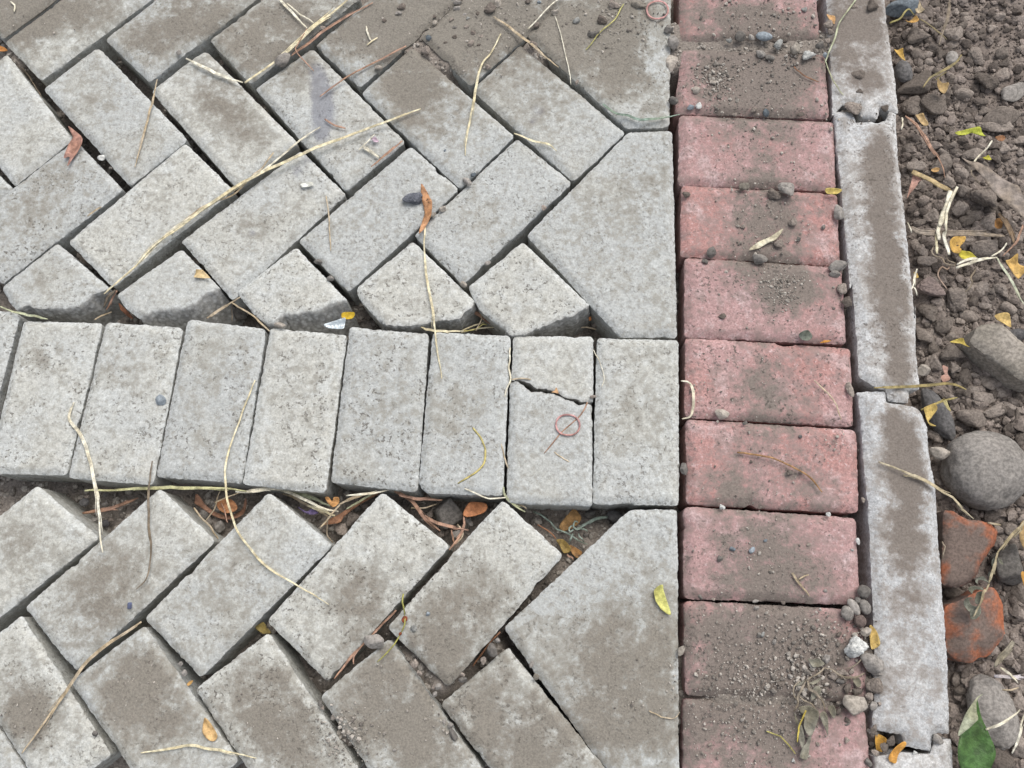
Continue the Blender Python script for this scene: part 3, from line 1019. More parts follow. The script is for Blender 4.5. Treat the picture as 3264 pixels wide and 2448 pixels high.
def where(px):
    """which block a point of the photo lies on, in words"""
    best, bd = None, 1e9
    for poly, phrase in PLACE:
        ins = inside(np.array([px]), poly)[0]
        d = seg_dist(np.array([px])/1000, poly/1000)[0]*1000*(-1 if ins else 1)
        if d < bd:
            best, bd = (poly, phrase, ins), d
    poly, phrase, ins = best
    lo, hi = poly.min(0).clip(0), np.minimum(poly.max(0), [3264, 2448])
    u, v = (px[0]-lo[0])/(hi[0]-lo[0]), (px[1]-lo[1])/(hi[1]-lo[1])
    hx = 'left' if u < .33 else 'right' if u > .67 else ''
    vy = 'upper' if v < .33 else 'lower' if v > .67 else ''
    spot = (vy + ' ' + hx).strip() or 'middle'
    return ('on the %s of %s' if ins else 'by the %s of %s') % (spot, phrase)


ADJ = {'c': ('soil clod', 'brown', MAT_CLOD), 's': ('pebble', 'grey', MAT_STONE), 't': ('pebble', 'tan', MAT_TAN), 'p': ('pebble', 'pale', MAT_PALE),
       'b': ('pebble', 'blue-grey', MAT_BLUE), 'd': ('pebble', 'dark', MAT_DARK), 'k': ('lump', 'black', MAT_COAL)}


def pebbles(s, z=0.0, group='pebbles on the paving', sink=.1, deep=''):
    """reg x,y,w,h,mat ..."""
    cur = None
    for i, t in enumerate(s.split()):
        if t in REG:
            cur = REG[t]
            continue
        a = t.split(',')
        x, y, w, h = map(float, a[:4])
        key = a[4] if len(a) > 4 else 'c'
        px = (cur[0]+x*cur[2], cur[1]+y*cur[2])
        noun, colr, mt = ADJ[key]
        big = max(w, h)*cur[2]
        size = 'tiny' if big < 16 else 'small' if big < 32 else 'larger'
        kind = {'c': 'clod', 's': 'angular', 't': 'angular', 'p': 'clod', 'b': 'angular', 'd': 'round', 'k': 'clod'}[key]
        stone('pebble' if noun == 'pebble' else 'soil_clod' if noun == 'soil clod' else 'lump', px, (w*cur[2], h*cur[2]), mt, kind, rot=(i*47) % 50-25, flat=.72, z=z, sink=sink, seed=i*3+int(x),
              label=('%s%s %s %s %s' % (deep, size if not deep else '', colr, noun.replace('soil ', ''), where(px))).replace('  ', ' '), category=noun, group=group)


# pebbles and crumbs lying on the blocks, the kerb and in their joints
pebbles('''G 590,190,65,55,s 880,255,60,65,t 790,235,52,50,p 945,290,80,55,p 700,280,50,48,s 745,300,50,45,s 240,525,50,50,s 240,220,65,70,s
1280,30,62,80,c 1205,390,80,55,c 1182,568,92,84,c 1346,566,40,40,c 1110,1110,60,85,s 770,1015,75,55,c 610,975,55,50,t 440,1320,50,60,s 865,1165,45,42,c
310,1015,40,35,c 1150,1580,50,60,c 1100,1390,110,60,s 360,470,45,40,t 445,430,35,32,t 1050,130,50,45,c 1005,235,45,40,s 215,150,50,45,s 405,1365,35,35,s
60,20,80,42,t 790,1275,52,45,c 1085,1430,60,42,s 1120,1510,50,60,c 650,195,35,35,s 530,212,34,26,p 1215,480,40,34,c 895,1250,28,25,s 605,1185,28,26,c 1025,1188,25,24,s
1035,288,28,30,b 330,560,40,30,b 372,556,34,38,p 725,590,36,44,b 905,600,44,26,c 660,575,34,30,c 560,600,30,24,c 1065,165,36,36,c 925,50,30,28,p 1190,35,34,40,c
820,210,36,34,c 1045,215,30,30,c''')
pebbles('''H 530,730,75,65,t 315,1040,45,70,s 1225,110,55,60,c 1240,600,38,90,c 530,190,42,32,c 1200,40,50,60,c 655,785,30,24,s 905,1060,40,34,c 965,860,22,20,d 970,1060,26,24,c
1315,1215,24,34,c 690,1000,22,20,c''')
pebbles('''I 735,740,30,28,s 515,315,38,36,s 695,268,40,34,b 585,262,34,30,b 850,1015,32,34,c 715,553,40,20,s 480,543,22,18,c 405,530,25,32,s 1120,70,28,26,p 530,28,34,30,p 300,830,40,62,t
640,1215,24,22,s 925,1440,18,24,p 720,590,30,24,s 868,562,26,22,c 1105,495,24,20,s 755,740,28,28,p 820,780,26,30,s 910,970,26,26,s 1180,740,34,30,c 985,900,18,30,c 460,1355,28,20,c
1010,240,26,20,c 1285,220,22,40,p 1255,268,18,16,p 1060,1350,22,24,c 770,215,22,20,b''')
pebbles('''O 880,300,180,205,s 900,520,150,142,c 885,690,82,82,s 470,280,80,80,s 530,430,70,62,c 655,540,70,92,c 850,610,72,70,c 1035,1000,82,92,c
885,900,60,92,c 840,1190,62,80,s 820,40,92,90,t 620,395,102,60,c 1460,985,100,82,s 920,405,110,50,s 980,1060,70,90,c 900,1105,70,54,c 580,742,60,54,c 690,385,58,50,c
600,300,70,54,c 470,390,60,52,c 590,475,80,54,s 510,515,30,44,c 500,590,60,50,c 630,470,40,30,c 460,550,44,60,c 150,430,36,36,s 240,360,32,54,c 80,500,48,54,c 165,290,34,36,s
255,300,30,26,c 580,670,52,46,c 660,820,60,50,c 690,560,30,30,c 745,560,90,70,c 945,675,44,46,c 590,1030,26,34,c 650,990,50,56,c 655,855,60,24,s 180,1170,24,34,p 1250,1100,44,32,p''')
pebbles('''B 1165,60,80,70,c 1215,20,50,62,t 425,445,50,48,t 740,335,62,62,c 760,250,40,36,b 1040,290,45,44,c 1155,440,38,36,c 850,1380,50,40,t 1055,1155,38,32,b 1470,165,45,42,c
1990,30,80,52,c 1910,130,70,62,c 1850,225,84,54,s 1595,80,50,46,t 1520,1375,38,44,c 945,55,50,40,s 800,150,38,36,t 910,130,36,32,c 930,180,34,30,s 1000,95,40,24,s 1020,120,28,24,p
800,110,28,28,c 1010,180,34,30,c 1055,215,34,36,c 950,15,60,30,s 1080,90,30,28,c 1105,240,30,24,c 930,245,36,30,c 1090,300,26,24,c 870,285,26,24,c 1015,1200,70,54,s 790,1420,34,44,t
465,135,34,30,c 580,45,60,44,c 560,85,50,36,s 1735,135,54,42,p 1450,290,60,56,c 870,995,24,22,b 1415,10,40,34,c 1490,12,30,26,b 1740,545,26,36,c 60,185,40,34,c''')
pebbles('''A 1870,395,115,88,s 670,1045,52,52,p 1180,345,35,34,s 730,1110,26,26,s C 1065,985,66,72,b 1850,490,80,44,t D 990,220,50,46,t 1150,80,40,34,s 110,180,52,36,s 30,70,60,34,s 1845,965,40,28,c
F 395,920,140,100,s 1185,980,80,82,s 665,1070,52,56,c 1470,1155,42,46,t 660,835,45,44,p 755,738,30,28,b 925,1535,48,84,s 905,1475,40,40,s 1440,1075,34,44,s 535,1640,26,22,s
820,1220,50,44,s 985,1175,60,40,s 800,1270,32,40,s 700,1130,40,36,c 1120,1050,40,54,c 1215,915,40,36,s 985,1140,34,30,c 45,1335,34,40,s 60,1360,24,30,c 795,1225,40,36,c 865,1450,26,34,s
E 1190,1070,34,30,s 1215,1130,40,44,s 630,1530,36,36,s 800,1225,16,16,t''')
# pebbles down in the gaps round the straight row
pebbles('''R 1010,400,190,200,c 880,540,180,170,c 1060,290,110,100,s 1150,260,80,90,c 610,400,90,80,c 690,560,80,70,c 1920,360,90,110,c 2050,600,90,90,c
S 170,450,110,90,s 1520,250,125,100,s 1475,460,60,50,s 1770,270,180,130,d 1450,215,60,60,c 300,330,110,80,s 60,430,70,70,c 1100,210,50,50,c
Q 1430,370,125,115,s 1570,500,120,125,s 430,470,92,84,d 215,255,110,90,d 420,275,80,50,s 310,430,70,60,s 490,430,60,56,c 430,180,56,60,s 600,170,50,44,c 240,200,60,40,c
T 1290,310,150,165,s 1120,350,82,84,s 930,340,84,80,s 1630,430,112,64,t U 990,270,74,66,s 1780,275,112,62,b 270,250,52,50,c 220,270,44,40,c 320,240,40,40,c 1870,300,50,44,c 1640,320,60,44,c''',
        z=-.052, group='pebbles in the gaps beside the straight row', sink=.25, deep='deep ')

stone('stone', P('S 95,240')[0], (95, 100), MAT_STONE, 'angular', 15, .8, -.05, .1, 3, big=True, label='grey faceted stone wedged in the gap below the straight row', category='stone')
stone('pebble', P('G 715,190')[0], (54, 31), MAT_DARK, 'round', -8, .7, 0, .1, 2, label='smooth slate-blue pebble below the topmost red block', category='pebble').material_slots[0].material = MAT_BLUE
stone('pebble', P('G 230,330')[0], (48, 66), MAT_TAN, 'angular', 12, .8, -.012, .1, 5, big=True, label='tan stone standing in the joint left of the second red block', category='pebble')
stone('pebble', P('G 835,990')[0], (52, 57), MAT_STONE, 'clod', 10, .8, 0, .1, 4, label='rounded grey clod on the joint above the fourth red block', category='pebble')
stone('pebble', P('G 695,1350')[0], (48, 36), MAT_STONE, 'angular', 10, .9, 0, .1, 1, label='grey cube-like pebble just below the white straw flake', category='pebble')
stone('pebble', P('O 730,170')[0], (76, 70), MAT_PALE, 'clod', 0, .8, 0, .08, 6, big=True, label='rough bluish-white stone at the right end of the ninth red block', category='pebble')
stone('pebble', P('O 722,690')[0], (84, 62), MAT_TAN, 'angular', -8, .75, 0, .08, 9, big=True, label='wedge-shaped tan stone beside the withered weed', category='pebble')
stone('lump', P('B 655,1318')[0], (66, 40), MAT_COAL, 'clod', 20, .75, 0, .08, 8, big=True, label='black crumbly lump beside the orange bark scrap', category='lump')
for i, (s, sz, rot) in enumerate([('I 1320,500', (43, 44), 10), ('I 1325,585', (36, 50), 20), ('I 1262,585', (32, 58), 28), ('I 1226,620', (40, 48), 5), ('I 1285,548', (22, 22), 0), ('I 1298,665', (40, 40), 30)]):
    stone('pebble', P(s)[0], sz, MAT_STONE if i < 5 else MAT_PINKCLOD, 'round', rot, .8, 0, .05, i, label='smooth grey-brown pebble clustered between the eighth red block and the kerb',
          category='pebble', group='pebble cluster by the kerb')

# ------------------------------------------------------------------ stones and clods beyond the kerb
SZ = -.05


def big_stone(name, s, size, mat, kind, rot, flat, label, cat='stone', z=SZ, sink=.2, seed=0):
    r = REG[s.split()[0]][2]
    return stone(name, P(s)[0], (size[0]*r, size[1]*r), mat, kind, rot, flat, z, sink, seed, big=True, label=label, category=cat)


big_stone('stone', 'M 1500,1180', (1040, 1060), MAT_STONE, 'round', 0, .8, 'big round grey boulder touching the right edge of the frame', sink=.3, seed=4)
big_stone('stone', 'M 890,480', (300, 780), MAT_DARK, 'round', 22, .9, 'long smooth dark stone against the kerb above the round boulder', sink=.25, seed=7)
big_stone('stone', 'M 1325,540', (410, 260), MAT_CLOD, 'angular', -5, .9, 'flat-topped grey stone just above the round boulder', seed=11)
big_stone('stone', 'J 430,110', (420, 250), MAT_BLUE, 'angular', 8, .9, 'blue-grey stone with a pale upper face by the top of the kerb', seed=2)
big_stone('stone', 'J 460,900', (220, 320), MAT_DARK, 'round', 8, .8, 'dark brown smooth stone against the topmost kerb stone', seed=3)
big_stone('stone', 'J 640,1080', (560, 300), MAT_CLOD, 'angular', 32, .6, 'wide flat clod leaning up to the kerb under the tan leaf', seed=12)
big_stone('stone', 'J 820,1340', (350, 340), MAT_CLOD, 'angular', -20, .7, 'large clod to the right of the joint between the first two kerb stones', seed=13)
big_stone('stone', 'J 1370,690', (220, 330), MAT_CLOD, 'clod', 5, .7, 'upright clod right of the olive twig near the top right', seed=14)
big_stone('stone', 'J 1070,735', (165, 210), MAT_STONE, 'round', -10, .8, 'small smooth oval stone under the olive twig', seed=5)
big_stone('stone', 'J 1860,1170', (440, 240), MAT_STONE, 'angular', 22, .6, 'pale brown slab at the right edge above the dry lance-shaped leaf', seed=15)
big_stone('stone', 'J 1700,1480', (560, 300), MAT_CLOD, 'angular', 28, .7, 'long grey slab-like clod above the yellow-green curled leaf', seed=16)
big_stone('stone', 'K 1460,920', (340, 310), MAT_CLOD, 'clod', 0, .7, 'broad brown clod under the dry lance-shaped leaf', seed=17)
big_stone('stone', 'L 770,480', (350, 300), MAT_PINKCLOD, 'clod', 10, .7, 'crumbly pinkish clod against the long kerb stone', seed=18)
big_stone('stone', 'L 1120,600', (300, 360), MAT_CLOD, 'clod', -20, .7, 'rough clod right of the pinkish one', seed=19)
big_stone('stone', 'L 710,1500', (185, 165), MAT_PALE, 'angular', 0, .8, 'whitish stone against the lower end of the long kerb stone', seed=20).material_slots[0].material = MAT_TAN
big_stone('stone', 'M 930,960', (260, 190), MAT_TAN, 'angular', 12, .8, 'tan wedge stone between the kerb and the round boulder', z=-.03, seed=21)
big_stone('stone', 'N 1400,770', (420, 540), MAT_STONE, 'angular', -12, .8, 'rough grey stone right of the dry vine', seed=22)
big_stone('stone', 'O 1935,740', (430, 680), MAT_STONE, 'round', 14, .7, 'smooth grey-brown stone behind the green leaf in the lower right corner', sink=.3, seed=23)
big_stone('stone', 'O 2020,1190', (250, 230), MAT_CLOD, 'angular', 0, .85, 'grey stone at the bottom edge right of the green leaf', z=-.03, seed=24)
big_stone('stone', 'L 1890,1060', (260, 180), MAT_DARK, 'round', 0, .8, 'dark stone behind the tan slab at the right edge', seed=25)

# tan slab of cut stone and two broken bricks: prisms with a traced top
block('slab_stone', None, P('L 1500,893 1620,900 1730,935 1860,1060 1974,1160 2150,1290 2150,1720 1974,1625 1700,1420 1500,1270 1330,1130 1345,1050 1400,950'), MAT_TAN, 5, z=-.008, h=.05, r=.006,
      chamfer=(.005, .009), rings=False, lumpy=.002, step=.003, tilt=(.12, .05), label='tan slab of cut stone lying at the right edge above the boulder', category='stone')
block('brick_fragment', None, P('N 545,95 690,120 800,190 930,225 1050,222 1180,270 1300,355 1260,520 1180,640 1080,790 1060,900 960,1010 850,1080 700,1060 590,1040 560,780 580,520 560,300'), MAT_BRICK, 6, z=-.012, h=.045, r=.006,
      chamfer=(.006, .008), rings=False, lumpy=.003, step=.0026, dirt0=.27, dirt_side=.25, tilt=(-.1, .15), label='broken red brick, squarish and dusty, wedged below the round boulder', category='brick')
block('brick_fragment', None, P('N 610,1310 830,1225 1040,1110 1230,1065 1310,1150 1390,1290 1420,1659 O 2095,60 2010,200 1900,290 1800,322 1660,300 1570,210 N 600,1500'), MAT_BRICK, 8, z=-.015, h=.04, r=.01,
      chamfer=(.011, .02), rings=False, lumpy=.005, step=.0026, dirt0=.09, dirt_side=-.05, tilt=(-.05, .1), label='rounded broken brick with bright orange fractures beside the kerb', category='brick')

CLODS = '''J 620,460,280,215 1090,430,210,190 640,670,165,205 560,1350,220,240 1500,1030,300,220 1200,1180,230,170 860,620,220,150 920,690,150,130 1080,1000,130,120 870,330,120,110 1060,570,180,110
1250,240,120,90 760,690,110,110 820,660,120,90 780,780,110,90 1690,950,260,150 1190,340,130,110 1340,1170,80,80 1050,1160,110,100 1000,1220,90,80 1440,1280,160,120 1480,1400,180,120 1130,1330,60,140
1310,1590,160,110 510,580,90,70 400,590,110,90 460,450,70,60 1350,450,120,100 1560,360,140,100 1770,370,110,80 1220,190,100,70 1110,160,80,90 890,50,200,110 1430,400,100,70 1620,810,80,70
1700,680,160,140 1740,800,140,110 1930,620,110,90 1660,200,140,110 1880,480,90,70 1390,880,100,90 680,840,70,120 1040,1370,70,70 1070,1490,80,80 970,1500,110,80
K 1600,10,420,180 1330,370,240,170 1170,590,165,215 1040,700,165,150 1200,820,180,165 1170,1030,195,215 1240,1220,175,200 1510,1250,205,200 620,510,240,140 930,490,280,220 490,550,125,95 600,1100,145,145
820,1150,175,190 700,980,145,120 920,880,105,95 680,1550,190,260 1460,1540,330,240 1580,250,145,155 1720,290,145,160 1350,1130,210,150 470,180,100,130 510,290,115,120 1030,60,130,100 1110,330,150,100 970,340,140,80
600,390,110,90 770,870,120,90 560,930,100,90 650,870,90,80 910,670,110,90 1130,1260,90,130 1060,1200,110,80 1370,1270,90,100 1050,1290,120,100 650,1240,150,110 1080,250,100,80 960,260,80,70 1240,260,80,70 1930,180,180,170
1850,290,100,90 510,640,100,70 860,1020,150,110 1600,1030,150,110 1570,1110,120,80 1710,1000,110,100 1480,480,110,80 1280,560,120,110 680,750,90,110 1010,180,110,90 900,160,100,60 1930,560,110,180 1920,340,90,100
1830,1230,100,90 1900,1430,120,120 1920,1540,90,70 1270,1460,140,80 1200,1530,110,170
L 780,780,220,240 960,930,200,240 720,1060,180,235 1070,1285,300,215 840,1420,165,210 1290,810,235,170 1420,480,175,180 1690,500,145,215 1770,720,190,170 1310,490,150,190 1090,1470,135,145 1250,1450,160,140 840,1230,165,200
1200,1590,180,190 760,130,240,150 1370,330,150,100 960,330,110,90 1500,280,90,70 1560,510,110,80 1540,600,110,80 1340,630,140,120 1100,800,110,80 1480,690,160,90 1170,880,110,110 990,420,110,90 650,880,90,80 900,1140,100,80
1290,1100,110,80 690,1290,100,130 1350,1570,120,90 1310,950,70,70 1240,980,60,70 1060,1080,150,140 1900,460,90,110 1840,840,100,90 1420,570,90,60 1320,720,70,70 1560,750,70,60 760,920,90,70 820,1020,60,80 1940,700,90,160
1790,590,90,80
M 1530,85,260,180 1350,170,145,125 1790,370,145,125 1890,540,115,230 1800,660,145,130 1700,210,130,150 1930,780,120,190 870,750,210,190 920,1080,185,150 940,1340,145,160 1180,80,200,140 1620,540,90,80 1560,600,90,80 1240,200,100,110
1470,270,260,170 1600,430,280,160 1940,260,140,100 1740,560,100,90 1100,420,110,90 1080,540,70,80 1030,460,60,60 1400,330,130,90 1690,420,110,120 1940,430,100,100 1650,620,90,70
N 1480,1170,215,290 720,1150,270,170 1390,340,170,150 1350,440,130,80 960,150,130,150 520,220,60,120 530,390,60,120 1500,1400,110,110 1470,640,150,90 1150,860,90,110 1540,1370,90,100
O 2150,650,115,165 2190,1050,160,200 1620,460,110,115 1710,480,95,85 1650,570,115,95 1710,360,85,82 2140,530,150,110 1590,340,80,80 1780,440,110,80 2160,330,110,90 2080,260,130,70 2190,540,90,110'''
MARKS = [(P(s)[0], n) for s, n in [('M 1500,1180', 'the round boulder'), ('M 890,480', 'the long smooth dark stone'), ('M 1325,540', 'the flat-topped stone'),
    ('J 430,110', 'the blue-grey stone'), ('J 640,1080', 'the wide flat clod'), ('J 1370,690', 'the upright clod'), ('J 1070,735', 'the smooth oval stone'),
    ('J 1860,1170', 'the pale brown slab'), ('J 1700,1480', 'the long grey slab-like clod'), ('K 1300,110', 'the yellow-green curled leaf'), ('K 1600,700', 'the lance-shaped leaf'),
    ('K 1040,820', "the broken straw's kink"), ('K 600,720', 'the pink torn leaf'), ('K 1120,1500', 'the spotted orange-yellow leaf'), ('K 1640,1240', 'the orange-brown leaf'),
    ('L 1850,220', 'the four-pointed leaf'), ('L 770,480', 'the pinkish crumbly clod'), ('L 1120,600', 'the rough clod'), ('L 1690,870', 'the tan oval leaf'), ('L 1600,1200', 'the tan slab'),
    ('L 1150,1180', 'the yellow-orange curled leaf'), ('L 710,1500', 'the whitish stone'), ('L 975,1560', 'the pinkish leaf scrap'), ('M 930,960', 'the tan wedge stone'),
    ('N 900,600', 'the squarish brick'), ('N 1000,1450', 'the orange-fractured brick'), ('N 1400,770', 'the rough grey stone'), ('O 1935,740', 'the smooth lower-right stone'), ('O 1760,980', 'the green leaf'),
    ('J 940,1090', 'the tan-brown curled leaf'), ('J 400,690', 'the yellow twisted leaf'), ('J 670,1520', 'the crumpled tan leaf'), ('J 1700,350', 'the fine soil, top right'), ('J 980,200', 'the grey upright twig')]]
cur, i = None, 0
for t in CLODS.split():
    if t in REG:
        cur = REG[t]
        continue
    x, y, w, h = map(float, t.split(','))
    i += 1
    px = (cur[0]+x*cur[2], cur[1]+y*cur[2])
    wxy = G([px], SZ)[:, :2]
    kind = 'angular' if i % 3 == 0 else 'clod'
    # turned to any heading; w and h are the clod's own long and short size
    big = max(w, h)*cur[2]
    dd = [(math.hypot(px[0]-m[0][0], px[1]-m[0][1]), m) for m in MARKS]
    dist, mk = min(dd, key=lambda e: e[0])
    an = math.degrees(math.atan2(mk[0][1]-px[1], px[0]-mk[0][0])) % 360
    way = ['right of', 'above right of', 'above', 'above left of', 'left of', 'below left of', 'below', 'below right of'][int((an+22.5)//45) % 8]
    lab = '%s %s soil clod %s%s %s' % ('large' if big > 55 else 'medium' if big > 34 else 'small' if big > 24 else 'tiny', 'angular' if kind == 'angular' else 'lumpy', 'well ' if dist > 110 else '' if dist > 45 else 'just ', way, mk[1])
    stone('soil_clod', px, (w*cur[2]*1.16, h*cur[2]*1.16), MAT_CLOD, kind, (i*37) % 60-30, (.62, .72, .85)[i % 3], float(soil_h(wxy)[0]), .28, i*5,
          label=lab, category='soil clod', group='soil clods beyond the kerb')

